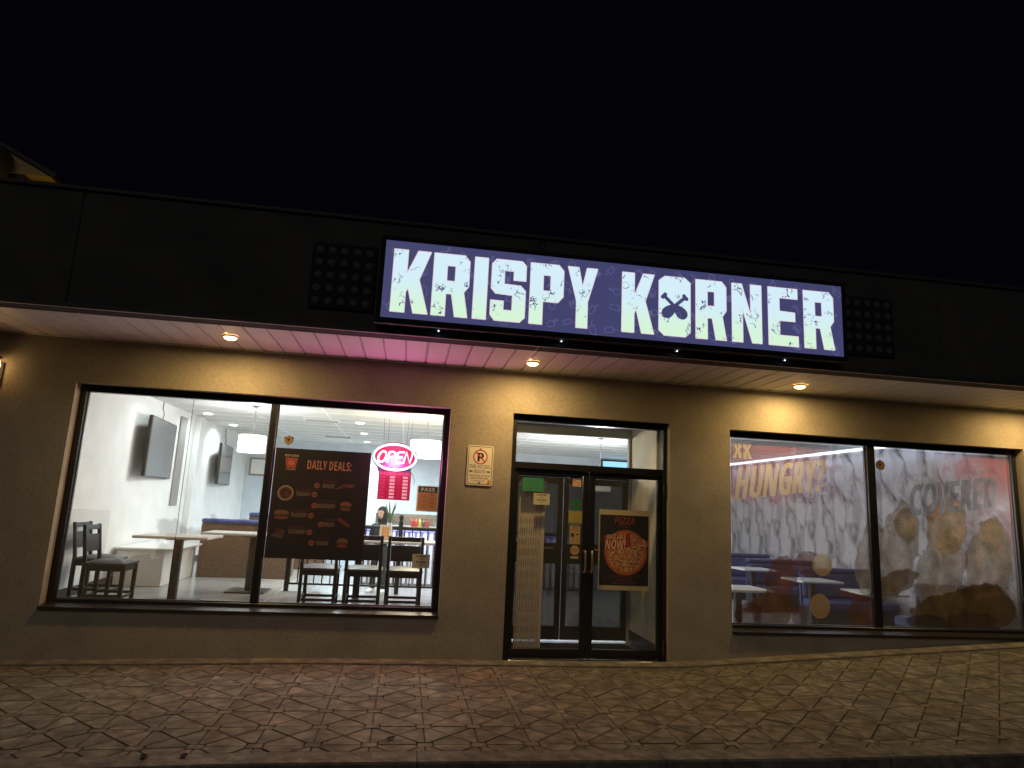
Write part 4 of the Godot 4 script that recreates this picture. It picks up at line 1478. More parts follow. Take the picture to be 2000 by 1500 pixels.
	paper(mc, "card", .26, .11, M.paper_white, M.paper_back, Vector3(0, .057, 0))
	part(mc, "foot", box(.2, .006, .06, .001), M.steel, Vector3(0, .003, -.004))
	var ms := thing("menu_stand", "white menu stand with orange card on the long table", "menu stand", Vector3(-.235, PLATFORM + .76, -1.62))
	part(ms, "block", box(.15, .19, .05, .004), M.pot_white, Vector3(0, .097, 0))
	paper(ms, "menu_card", .11, .15, print_mat("menu_print", menu_print(), .5), M.paper_back, Vector3(0, .097, .0262))
	var pl := thing("potted_plant", "spiky green plant in a pale vase behind the menu stand", "plant", Vector3(-.19, PLATFORM + .76, -1.74))
	part(pl, "vase", lathe([Vector2(.001, 0), Vector2(.035, 0), Vector2(.045, .06), Vector2(.036, .18), Vector2(.03, .22), Vector2(.026, .22), Vector2(.03, .17)], 16), M.pot_white)
	for k in 9:
		var a := TAU * k / 9.0 + .3
		var reach := rng.randf_range(.06, .17)
		var tall := rng.randf_range(.20, .34)
		part(pl, "leaf", blade(Vector3(cos(a) * reach, tall, sin(a) * reach)), M.leaf, Vector3(0, .2, 0))
	# televisions on the white wall
	for d in [[Vector3(-3.70, 2.28, -3.16), 1.50, .86, "large dark television on the white wall nearest the street"], [Vector3(-3.70, 2.24, -6.85), 1.46, .80, "farther dark television deep along the white wall"]]:
		var tv := thing("television", d[3], "television", d[0], .10, "wall televisions")
		part(tv, "case", box(.05, d[2], d[1], .008), M.black_metal)
		part(tv, "screen_glass", box(.004, d[2] - .03, d[1] - .03, .001), M.tv_screen, Vector3(.0272, 0, 0))
		part(tv, "bracket", box(.09, .3, .4, .004), M.black_metal, Vector3(-.072, 0, 0))
		part(tv, "cord", tube(PackedVector3Array([Vector3(-.05, d[2] * .5, -.1), Vector3(-.06, d[2] * .5 + .12, -.2), Vector3(-.07, d[2] * .5 + .2, -.12), Vector3(-.075, CEIL - d[0].y, -.16)]), .006, 6), M.cable)
	var mb := thing("menu_screen", "pale blue lit menu screen high on the far wall, seen through the transom", "screen", Vector3(5.35, 2.66, -8.96))
	part(mb, "case", box(1.0, .62, .06, .006), M.black_metal)
	part(mb, "screen_face", box(.92, .54, .006, .001), glow("menu_glow", Color(.55, .78, .95), 1.0), Vector3(0, 0, .0335))
	var ma := AreaLight3D.new()
	ma.name = "menu_light"
	ma.area_size = Vector2(.9, .5)
	ma.light_color = Color(.55, .78, .95)
	ma.light_energy = .3
	ma.shadow_enabled = true
	mb.add_child(ma)
	ma.position = Vector3(0, 0, .05)
	ma.rotation.y = PI
	var fr := thing("framed_print", "small grey framed print on the far blue wall below the drum lamp", "picture", Vector3(-4.0 + .55, 2.33, -9.09))
	part(fr, "frame", box(.52, .42, .03, .004), M.grey_panel, Vector3(0, 0, .016))
	paper(fr, "print", .44, .34, M.paper_white, M.paper_back, Vector3(0, 0, .033))
	# air grilles in the ceiling
	for v in [[Vector3(-1.54, CEIL - .004, -4.34), "nearer white air grille in the tiled ceiling"], [Vector3(-1.55, CEIL - .004, -7.3), "farther white air grille in the tiled ceiling"], [Vector3(4.2, CEIL - .004, -5.3), "air grille in the ceiling beyond the entrance transom"]]:
		var g := thing("air_grille", v[1], "vent", v[0], 0, "ceiling air grilles")
		part(g, "frame", box(.60, .012, .30, .003), M.tee_bar)
		for k in 6:
			part(g, "louvre", box(.54, .006, .03, .001), M.grille_grey, Vector3(0, -.011, -.11 + k * .044), Vector3(.5, 0, 0))

func menu_print() -> Texture2D:
	var im := blank(160, 220, Color8(236, 226, 206))
	im.fill_rect(Rect2i(14, 14, 132, 192), Color8(214, 140, 70))
	for k in 6:
		im.fill_rect(Rect2i(30, 34 + k * 28, 96, 12), Color8(240, 214, 160))
	return half(im)

func blade(tip: Vector3) -> ArrayMesh:
	var st := st_new()
	var side := Vector3(-tip.z, 0, tip.x).normalized() * .011
	var last := [Vector3.ZERO - side * .5, side * .5]
	for k in range(1, 7):
		var t := k / 6.0
		var p := Vector3(tip.x * t, tip.y * (1.6 * t - .6 * t * t), tip.z * t)
		var w := side * (sin(PI * minf(t * .8 + .2, 1.0)) + .02)
		var now := [p - w, p + w]
		quad(st, last[0], last[1], now[1], now[0], Vector3(tip.x, .4, tip.z))
		last = now
	return st.commit()

# ------------------------------------------------------------------ the seated person
func sd_bone(p: Vector3, a: Vector3, b: Vector3, ra: float, rb: float) -> float:
	var ab := b - a
	var t := clampf((p - a).dot(ab) / maxf(ab.length_squared(), 1e-9), 0.0, 1.0)
	return p.distance_to(a + ab * t) - lerpf(ra, rb, t)

func blob(bones: Array, cell: float, soft: float, paint: Callable) -> ArrayMesh:
	var lo := Vector3.ONE * 1e9
	var hi := -Vector3.ONE * 1e9
	for b in bones:
		var r: float = maxf(b[2], b[3]) + cell * 2.0
		lo = lo.min((b[0] as Vector3).min(b[1]) - Vector3.ONE * r)
		hi = hi.max((b[0] as Vector3).max(b[1]) + Vector3.ONE * r)
	var n := Vector3i(((hi - lo) / cell).ceil()) + Vector3i.ONE
	var f := PackedFloat32Array()
	f.resize(n.x * n.y * n.z)
	f.fill(1.0)
	for b in bones:
		var r: float = maxf(b[2], b[3]) + cell * 2.5
		var l := Vector3i((((b[0] as Vector3).min(b[1]) - Vector3.ONE * r - lo) / cell).floor()).clamp(Vector3i.ZERO, n - Vector3i.ONE)
		var h := Vector3i((((b[0] as Vector3).max(b[1]) + Vector3.ONE * r - lo) / cell).ceil()).clamp(Vector3i.ZERO, n - Vector3i.ONE)
		for z in range(l.z, h.z + 1):
			for y in range(l.y, h.y + 1):
				for x in range(l.x, h.x + 1):
					var i := x + n.x * (y + n.y * z)
					var d := sd_bone(lo + Vector3(x, y, z) * cell, b[0], b[1], b[2], b[3])
					var k := clampf(.5 + .5 * (f[i] - d) / soft, 0.0, 1.0)
					f[i] = lerpf(f[i], d, k) - soft * k * (1.0 - k)
	var st := st_new()
	var at := {}
	var verts := []
	for z in n.z - 1:
		for y in n.y - 1:
			for x in n.x - 1:
				var c := []
				var inside := 0
				for q in 8:
					var v := f[(x + (q & 1)) + n.x * ((y + ((q >> 1) & 1)) + n.y * (z + (q >> 2)))]
					c.append(v)
					if v < 0.0:
						inside += 1
				if inside == 0 or inside == 8:
					continue
				var s := Vector3.ZERO
				var m := 0
				for e in [[0, 1], [2, 3], [4, 5], [6, 7], [0, 2], [1, 3], [4, 6], [5, 7], [0, 4], [1, 5], [2, 6], [3, 7]]:
					var p: float = c[e[0]]
					var q2: float = c[e[1]]
					if (p < 0.0) == (q2 < 0.0):
						continue
					var t := p / (p - q2)
					var A := Vector3(e[0] & 1, (e[0] >> 1) & 1, e[0] >> 2)
					var B := Vector3(e[1] & 1, (e[1] >> 1) & 1, e[1] >> 2)
					s += A.lerp(B, t)
					m += 1
				var grad := Vector3(c[1] + c[3] + c[5] + c[7] - c[0] - c[2] - c[4] - c[6], c[2] + c[3] + c[6] + c[7] - c[0] - c[1] - c[4] - c[5], c[4] + c[5] + c[6] + c[7] - c[0] - c[1] - c[2] - c[3])
				at[Vector3i(x, y, z)] = verts.size()
				verts.append([lo + (Vector3(x, y, z) + s / m) * cell, grad.normalized()])
	for v in verts:
		st.set_normal(v[1])
		st.set_uv(Vector2.ZERO)
		st.set_color(paint.call(v[0]))
		st.add_vertex(v[0])
	for key in at:
		var k: Vector3i = key
		for ax in 3:
			var u := Vector3i.ZERO
			var w := Vector3i.ZERO
			u[(ax + 1) % 3] = 1
			w[(ax + 2) % 3] = 1
			var step := Vector3i.ZERO
			step[ax] = 1
			if k[(ax + 1) % 3] == 0 or k[(ax + 2) % 3] == 0:
				continue
			var f0 := f[k.x + n.x * (k.y + n.y * k.z)]
			var k1 := k + step
			var f1 := f[k1.x + n.x * (k1.y + n.y * k1.z)]
			if (f0 < 0.0) == (f1 < 0.0):
				continue
			var q := [k, k - u, k - u - w, k - w]
			if not (at.has(q[1]) and at.has(q[2]) and at.has(q[3])):
				continue
			var id := [at[q[0]], at[q[1]], at[q[2]], at[q[3]]]
			if f0 < 0.0:
				id.reverse()
			for i in [0, 1, 2, 0, 2, 3]:
				st.add_index(id[i])
	return st.commit()

func person() -> void:
	var t := thing("person", "person in black hooded top standing before the counter beyond the railing", "person", Vector3(-.40, 0, -5.4), -.5)
	var hip := Vector3(0, .80, 0)
	var chest := Vector3(0, 1.12, .01)
	var neck := Vector3(0, 1.29, .02)
	var head := Vector3(0, 1.42, .05)
	var bones := [[hip, chest, .125, .125], [chest + Vector3(-.12, .06, 0), chest + Vector3(.12, .06, 0), .08, .08], [chest, neck, .095, .05], [neck, head, .05, .055],
		[head + Vector3(0, .035, -.005), head + Vector3(0, -.03, .015), .084, .066], [head + Vector3(0, 0.0, .08), head + Vector3(0, -.02, .087), .015, .015]]
	for s in [-1.0, 1.0]:
		var sh := chest + Vector3(s * .165, .06, 0)
		var el := chest + Vector3(s * .215, -.20, .02)
		var wr := Vector3(s * .12, .98, .22)
		bones.append([sh, el, .060, .048])
		bones.append([el, wr, .046, .031])
		bones.append([wr, wr + Vector3(-s * .03, .01, .06), .033, .029])
		for k in 4:
			var r0 := wr + Vector3(-s * .03 + (k - 1.5) * .018, .01, .07)
			bones.append([r0, r0 + Vector3(-s * .012, -.004, .042 - .004 * absf(k - 1.5)), .0095, .0085])
			bones.append([r0 + Vector3(-s * .012, -.004, .042), r0 + Vector3(-s * .016, -.024, .062), .0085, .0075])
		bones.append([wr + Vector3(-s * .055, .01, .02), wr + Vector3(-s * .085, .004, .055), .0105, .009])
		var kn := Vector3(s * .095, .44, .02)
		var an := Vector3(s * .11, .085, -.01)
		bones.append([hip + Vector3(s * .085, -.02, 0), kn, .085, .058])
		bones.append([kn, an, .056, .042])
		bones.append([an + Vector3(0, -.045, -.03), an + Vector3(s * .03, -.053, .14), .038, .031])
		bones.append([head + Vector3(s * .078, -.0, 0), head + Vector3(s * .082, -.03, 0), .013, .011])
	var skin := Color(.36, .22, .15)
	var black := Color(.012, .012, .014)
	var paint := func(p: Vector3) -> Color:
		if p.y > 1.325 and p.z > .055 and p.y < 1.49:
			if absf(p.y - 1.435) < .008 and absf(absf(p.x) - .031) < .013:
				return Color(.05, .03, .025)
			if absf(p.y - 1.365) < .006 and absf(p.x) < .025:
				return Color(.25, .10, .08)
			return skin
		if p.z > .215 and p.y > .9 and p.y < 1.06:
			return skin
		if p.y < .075:
			return Color(.6, .58, .55)
		return black
	var m := mat("person_body", Color.WHITE, .75)
	m.vertex_color_use_as_albedo = true
	part(t, "body", blob(bones, .0135, .018, paint), m)
	var hood := [[head + Vector3(0, .055, -.03), head + Vector3(0, -.02, -.04), .098, .098], [head + Vector3(0, -.02, -.04), neck + Vector3(0, -.02, -.03), .092, .085]]
	var hm := mat("hood_cloth", lin(.014, .014, .016), .9)
	part(t, "hood", blob(hood, .014, .03, func(_p): return Color.WHITE), hm)

# ------------------------------------------------------------------ signs and stickers
func shop_sign() -> void:
	var s := thing("shop_sign", "long lit box sign reading KRISPY KORNER in pale letters on purple", "sign", Vector3(1.973, 3.70, FASCIA_Z + .002))
	var st := st_new()
	add_box(st, Vector3(0, 0, .095), Vector3(4.74, .83, .188), .006)
	part(s, "cabinet", st.commit(), M.sign_black)
	for f in [[Vector3(0, .396, .196), Vector3(4.74, .04, .016)], [Vector3(0, -.396, .196), Vector3(4.74, .04, .016)], [Vector3(-2.35, 0, .196), Vector3(.04, .752, .016)], [Vector3(2.35, 0, .196), Vector3(.04, .752, .016)]]:
		part(s, "retainer", box(f[1].x, f[1].y, f[1].z, .004), M.sign_black, f[0])
	var pic := sign_picture()
	var m := mat("sign_face", Color(.12, .12, .12), .35)
	m.emission_enabled = true
	m.emission = Color.BLACK
	m.emission_texture = pic
	m.emission_energy_multiplier = 1.0
	m.albedo_texture = pic
	m.texture_repeat = false
	var fs := st_new()
	quad(fs, Vector3(-2.329, .375, .1915), Vector3(2.329, .375, .1915), Vector3(2.329, -.375, .1915), Vector3(-2.329, -.375, .1915), Vector3(0, 0, 1))
	part(s, "sign_face", fs.commit(), m)
	part(s, "conduit", tube(PackedVector3Array([Vector3(-.86, .40, .06), Vector3(-.86, .56, .05), Vector3(-.86, .66, .04)]), .011, 8), M.coping)
	part(s, "drip_rail", box(4.78, .012, .05, .003), M.coping, Vector3(0, -.424, .17))
	var a := AreaLight3D.new()
	a.name = "sign_glow"
	a.area_size = Vector2(4.6, .72)
	a.light_color = Color(.62, .68, 1.0)
	a.light_energy = 0.35
	a.shadow_enabled = true
	s.add_child(a)
	a.position = Vector3(0, 0, .22)
	a.rotation.y = PI
	# studded black end panels
	for d in [[-.74, "black studded panel on the fascia, left of the lit sign"], [4.715, "black studded panel on the fascia, right of the lit sign"]]:
		var p := thing("studded_panel", d[1], "panel", Vector3(d[0], 3.73, FASCIA_Z + .002), 0, "studded panels beside the sign")
		part(p, "board", box(.60, .64, .03, .004), M.sign_black, Vector3(0, 0, .016))
		for i in 5:
			for j in 5:
				part(p, "stud", stud(), M.stud_grey, Vector3(-.232 + i * .116, .25 - j * .125, .031))
	var xs := [.19, 1.385, 2.571, 3.734]
	for k in 4:
		var l := thing("led_spotlight", ["leftmost tiny white light on the fascia below the sign", "second tiny white light from the left below the sign", "third tiny white light from the left below the sign", "rightmost tiny white light on the fascia below the sign"][k], "light", Vector3(xs[k], 3.272, FASCIA_Z + .016), 0, "tiny lights under the sign")
		part(l, "base", box(.05, .018, .03, .003), M.black_metal, Vector3(0, 0, .015))
		part(l, "led_bulb", lathe([Vector2(.0005, -.006), Vector2(.006, -.004), Vector2(.007, 0), Vector2(.006, .004), Vector2(.0005, .006)], 10), M.led_dot, Vector3(0, .002, .038))
		var o := OmniLight3D.new()
		o.name = "led_glow"
		o.light_color = Color(.75, .85, 1.0)
		o.light_energy = .0006
		o.light_size = .006
		o.shadow_enabled = true
		l.add_child(o)
		o.position = Vector3(0, .002, .05)

var stud_mesh: ArrayMesh
func stud() -> ArrayMesh:
	if stud_mesh == null:
		var st := st_new()
		var ring := lathe([Vector2(.037, 0), Vector2(.035, .004), Vector2(.028, .006), Vector2(.0005, .007)], 14)
		st.append_from(ring, 0, Transform3D(Basis(Vector3.RIGHT, PI * .5), Vector3.ZERO))
		stud_mesh = st.commit()
	return stud_mesh

func notices() -> void:
	# parking sign bolted to the wall
	var f := thing("parking_sign", "white no-parking FIRE ACCESS ROUTE plate on the wall left of the door", "sign", Vector3(.803, 2.111, .0))
	part(f, "plate", plate(rounded(.30, .452, .03), .004, .0012), print_mat("fire_print", fire_picture(), .4), Vector3(0, 0, .012), Vector3(0, 0, -.004))
	for y in [.187, -.192]:
		part(f, "bolt", stud_small(), M.screw, Vector3(0, y, .0142))
	# posters and labels behind the glass
	var zb := -.166
	var d := thing("deals_poster", "large dark DAILY DEALS poster hung inside the left window", "poster", Vector3(-.945, 1.597, zb - .01))
	paper(d, "print", 1.045, 1.195, print_mat("deals_print", deals_picture(), .3), M.poster_back, Vector3.ZERO)
	var sh := thing("shield_sticker", "small tan shield sticker above the deals poster", "sticker", Vector3(-1.34, 2.285, zb))
	part(sh, "badge", plate(PackedVector2Array([Vector2(-.05, .03), Vector2(-.02, .038), Vector2(0, .05), Vector2(.02, .038), Vector2(.05, .03), Vector2(.045, -.02), Vector2(.02, -.045), Vector2(0, -.055), Vector2(-.02, -.045), Vector2(-.045, -.02)]), .0015), print_mat("shield_print", gold_picture(), .5))
	var ps := thing("pass_notice", "green-topped PASS inspection notice inside the left window", "notice", Vector3(.243, 1.713, zb))
	paper(ps, "print", .245, .29, lucent(print_mat("pass_print", pass_picture(), .6)), lucent(mat("thin_paper", lin(.7, .7, .68), .8)), Vector3.ZERO)
	var nt := lucent(print_mat("notice_print", notice_picture(), .6))
	var n1 := thing("notice_card", "small pale no-smoking notice at the lower right of the left window", "notice", Vector3(.218, 1.022, zb), 0, "pale no-smoking notices")
	paper(n1, "print", .195, .15, nt, M.paper_back, Vector3.ZERO)
	var zd := -.145
	var n2 := thing("notice_card", "small pale no-smoking notice on the left door below the green one", "notice", Vector3(1.563, 1.772, zd), 0, "pale no-smoking notices")
	paper(n2, "print", .192, .13, nt, M.paper_back, Vector3.ZERO)
	var g1 := thing("green_notice", "green rectangular notice at the top of the left door", "notice", Vector3(1.455, 1.938, zd - .004))
	paper(g1, "print", .25, .16, print_mat("green_print", green_picture(false), .6), M.paper_back, Vector3.ZERO)
	var rp := green_picture(true)
	var rm := print_mat("green_round_print", rp, .6)
	for q in [[Vector3(1.985, 1.735, zd), .062, "round green sticker above the yellow one on the left door"], [Vector3(1.558, 1.45, -1.20), .062, "round green sticker on the inner door pane"]]:
		var g := thing("round_sticker", q[2], "sticker", q[0], 0, "round green stickers")
		part(g, "disc", plate(oval(q[1], q[1]), .0015), rm)
	var ns := thing("no_smoking_sticker", "square no-smoking sticker at the top right of the left door", "sticker", Vector3(1.98, 1.985, zd))
	paper(ns, "print", .10, .095, print_mat("smoke_print", smoke_picture(), .6), M.paper_back, Vector3.ZERO)
	var yl := thing("yellow_sticker", "plain yellow square sticker on the left door", "sticker", Vector3(1.972, 1.585, zd))
	paper(yl, "print", .16, .14, mat("yellow_paper", lin(.42, .36, .08), .7), M.paper_back, Vector3.ZERO)
	var cd := thing("payment_sticker", "tan card-payment sticker with VISA below the yellow square", "sticker", Vector3(1.972, 1.388, zd))
	paper(cd, "print", .12, .225, print_mat("card_print", card_picture(), .6), M.paper_back, Vector3.ZERO)
	var oc := thing("alarm_sticker", "tan octagonal alarm sticker beside the left door pull", "sticker", Vector3(1.977, 1.207, zd))
	var pts := PackedVector2Array()
	for k in 8:
		pts.append(Vector2(cos(TAU * (k + .5) / 8), sin(TAU * (k + .5) / 8)) * .056)
	part(oc, "badge", plate(pts, .0015), print_mat("octagon_print", octagon_picture(), .6))
	var sl := thing("label_strip", "short tan label strip under the octagonal sticker", "sticker", Vector3(1.975, 1.125, zd))
	paper(sl, "print", .095, .026, mat("tan_paper", lin(.62, .46, .28), .7), M.paper_back, Vector3.ZERO)
	var sp := thing("salmon_notice", "salmon paper strip on the inner door pane", "notice", Vector3(1.60, 1.66, -1.20))
	paper(sp, "print", .21, .085, mat("salmon_paper", lin(.60, .33, .20), .7), M.paper_back, Vector3.ZERO)
	var pz := thing("pizza_poster", "PIZZA AVAILABLE NOW poster on the right entrance door", "poster", Vector3(2.571, 1.232, -.146))
	paper(pz, "print", .622, .915, print_mat("pizza_print", pizza_picture(), .45), M.paper_back, Vector3.ZERO)
	var gd := thing("gold_sticker", "round dark gold sticker at the top of the film covered window", "sticker", Vector3(5.955, 2.41, -.147))
	part(gd, "disc", plate(oval(.062, .062), .0015), print_mat("gold_print", gold_picture(), .5))
	# see-through printed film
	for q in [[3.924, 5.752, "see-through HUNGRY? window film left of the mullion"], [5.868, 7.832, "see-through window film with printed chicken right of the mullion"]]:
		var fm := thing("window_film", q[2], "window film", Vector3((q[0] + q[1]) * .5, 1.535, -.156), 0, "printed window films")
		var m := print_mat("film_print", film_picture(q[0], q[1]), .35)
		m.transparency = BaseMaterial3D.TRANSPARENCY_ALPHA
		var st := st_new()
		var w: float = (q[1] - q[0]) * .5
		quad(st, Vector3(-w, 1.09, 0), Vector3(w, 1.09, 0), Vector3(w, -1.09, 0), Vector3(-w, -1.09, 0), Vector3(0, 0, 1))
		part(fm, "printed_sheet", st.commit(), m)
	var ff := thing("window_film", "faint printed film over the lower half of the left pane", "window film", Vector3(-2.505, 1.60, -.158), 0, "printed window films")
	var fmat := print_mat("faint_film_print", faint_picture(), .35)
	fmat.transparency = BaseMaterial3D.TRANSPARENCY_ALPHA
	var s2 := st_new()
	quad(s2, Vector3(-.94, 1.07, 0), Vector3(.94, 1.07, 0), Vector3(.94, -1.06, 0), Vector3(-.94, -1.06, 0), Vector3(0, 0, 1))
	part(ff, "printed_sheet", s2.commit(), fmat)

func stud_small() -> ArrayMesh:
	var st := st_new()
	st.append_from(lathe([Vector2(.011, 0), Vector2(.010, .004), Vector2(.0005, .006)], 10), 0, Transform3D(Basis(Vector3.RIGHT, PI * .5), Vector3.ZERO))
	return st.commit()

func open_sign() -> void:
	var s := thing("open_sign", "glowing OPEN sign with pink business hours panel in the left window", "neon sign", Vector3(-.157, 2.165, -.235))
	var back := mat("open_back", lin(.42, .02, .05), .35)
	part(s, "backboard", plate(oval(.262, .172, 40), .012, .003), back, Vector3(0, 0, -.012))
	var neck := mat("open_neck", lin(.06, .07, .30), .4)
	part(s, "neck_board", plate(PackedVector2Array([Vector2(-.20, -.10), Vector2(.20, -.10), Vector2(.185, -.168), Vector2(-.185, -.168)]), .010), neck, Vector3(0, 0, -.021))
	for arc in [[.30, 3.7], [3.55, 6.75]]:
		var p := PackedVector3Array()
		for k in 27:
			var t: float = lerpf(arc[0], arc[1], k / 26.0)
			var g := 1.0 + .06 * sin((t - arc[0]) / (arc[1] - arc[0]) * PI)
			p.append(Vector3(cos(t) * .236 * g, sin(t) * .140 * g, .012))
		part(s, "neon_tube_ring", tube(p, .0105, 8), M.neon_ring)
	var letters := {
		"O": [[.0, .0]], "P": [], "E": [], "N": []}
	var L := []
	var o := PackedVector3Array()
	for k in 20:
		var t := TAU * k / 20.0
		o.append(Vector3(cos(t) * .042, sin(t) * .062, 0))
	L.append([o, -.145, true])
	var pp := PackedVector3Array([Vector3(-.035, -.066, 0), Vector3(-.035, .062, 0), Vector3(.012, .062, 0), Vector3(.034, .046, 0), Vector3(.036, .02, 0), Vector3(.014, .0, 0), Vector3(-.03, -.002, 0)])
	L.append([pp, -.042, false])
	L.append([PackedVector3Array([Vector3(.036, .062, 0), Vector3(-.02, .062, 0), Vector3(-.036, .045, 0), Vector3(-.036, -.045, 0), Vector3(-.02, -.064, 0), Vector3(.036, -.064, 0)]), .056, false])
	L.append([PackedVector3Array([Vector3(-.03, .002, 0), Vector3(.03, .002, 0)]), .056, false])
	L.append([PackedVector3Array([Vector3(-.036, -.066, 0), Vector3(-.036, .064, 0), Vector3(.036, -.062, 0), Vector3(.036, .066, 0)]), .150, false])
	for l in L:
		var p := PackedVector3Array()
		for v in l[0]:
			p.append(Vector3(v.x + l[1] + v.y * .22, v.y, .016))
		part(s, "neon_tube_letter", tube(p, .010, 8, l[2]), M.neon_letters)
	var hp := hours_picture()
	var hm := mat("hours_face", Color(.3, .3, .3), .4)
	hm.emission_enabled = true
	hm.emission = Color.BLACK
	hm.emission_texture = hp
	hm.albedo_texture = hp
	hm.emission_energy_multiplier = .95
	hm.texture_repeat = false
	var panel := paper(s, "hours_panel_screen", .362, .318, hm, M.sign_black, Vector3(.015, -.324, -.004))
	part(s, "panel_back", box(.366, .322, .008, .002), M.sign_black, Vector3(.015, -.324, -.010))
	for x in [-.14, -.09, .12, .16]:
		part(s, "hanging_wire", tube(PackedVector3Array([Vector3(x, .15, -.01), Vector3(x * 1.1, .5, -.012), Vector3(x * 1.14, .835, -.02)]), .0018, 5), M.cable)
	part(s, "power_cord", tube(PackedVector3Array([Vector3(.17, -.12, -.02), Vector3(.22, -.2, -.02), Vector3(.245, -.26, -.02), Vector3(.235, -.3, -.02)]), .003, 5), M.cable)
	var g := OmniLight3D.new()
	g.name = "open_sign_glow"
	g.light_color = Color(1.0, .50, .76)
	g.light_energy = 1.1
	g.light_size = .12
	g.omni_range = 12
	g.omni_attenuation = 2
	g.shadow_enabled = true
	s.add_child(g)
	g.position = Vector3(0.0, -.05, .06)

# ------------------------------------------------------------------ lights
func soffit_lights() -> void:
	var spots := [[-1.874, .66, "leftmost warm downlight in the white soffit"], [1.261, .57, "warm downlight in the soffit above the entrance"], [4.485, .47, "warm downlight in the soffit above the film covered window"], [7.75, .55, "warm downlight at the far right end of the white soffit"]]
	for q in spots:
		var l := thing("soffit_light", q[2], "light", Vector3(q[0], SOFFIT_Y, q[1]), 0, "warm soffit downlights")
		part(l, "trim_ring", lathe([Vector2(.078, -.001), Vector2(.082, -.012), Vector2(.074, -.022), Vector2(.060, -.022), Vector2(.058, -.006)], 28), M.soffit_white)
		part(l, "lamp_lens", lathe([Vector2(.0005, -.046), Vector2(.035, -.043), Vector2(.055, -.034), Vector2(.060, -.018), Vector2(.060, -.007), Vector2(.0005, -.006)], 28), M.lamp_warm)
		var s := AreaLight3D.new()
		s.name = "downlight_beam"
		s.area_size = Vector2(.10, .10)
		s.light_color = Color(1.0, .82, .52)
		s.light_energy = 2.6
		s.area_range = 14
		s.area_attenuation = 2
		s.shadow_enabled = true
		l.add_child(s)
		s.position = Vector3(0, -.05, 0)
		s.rotation.x = -PI * .5

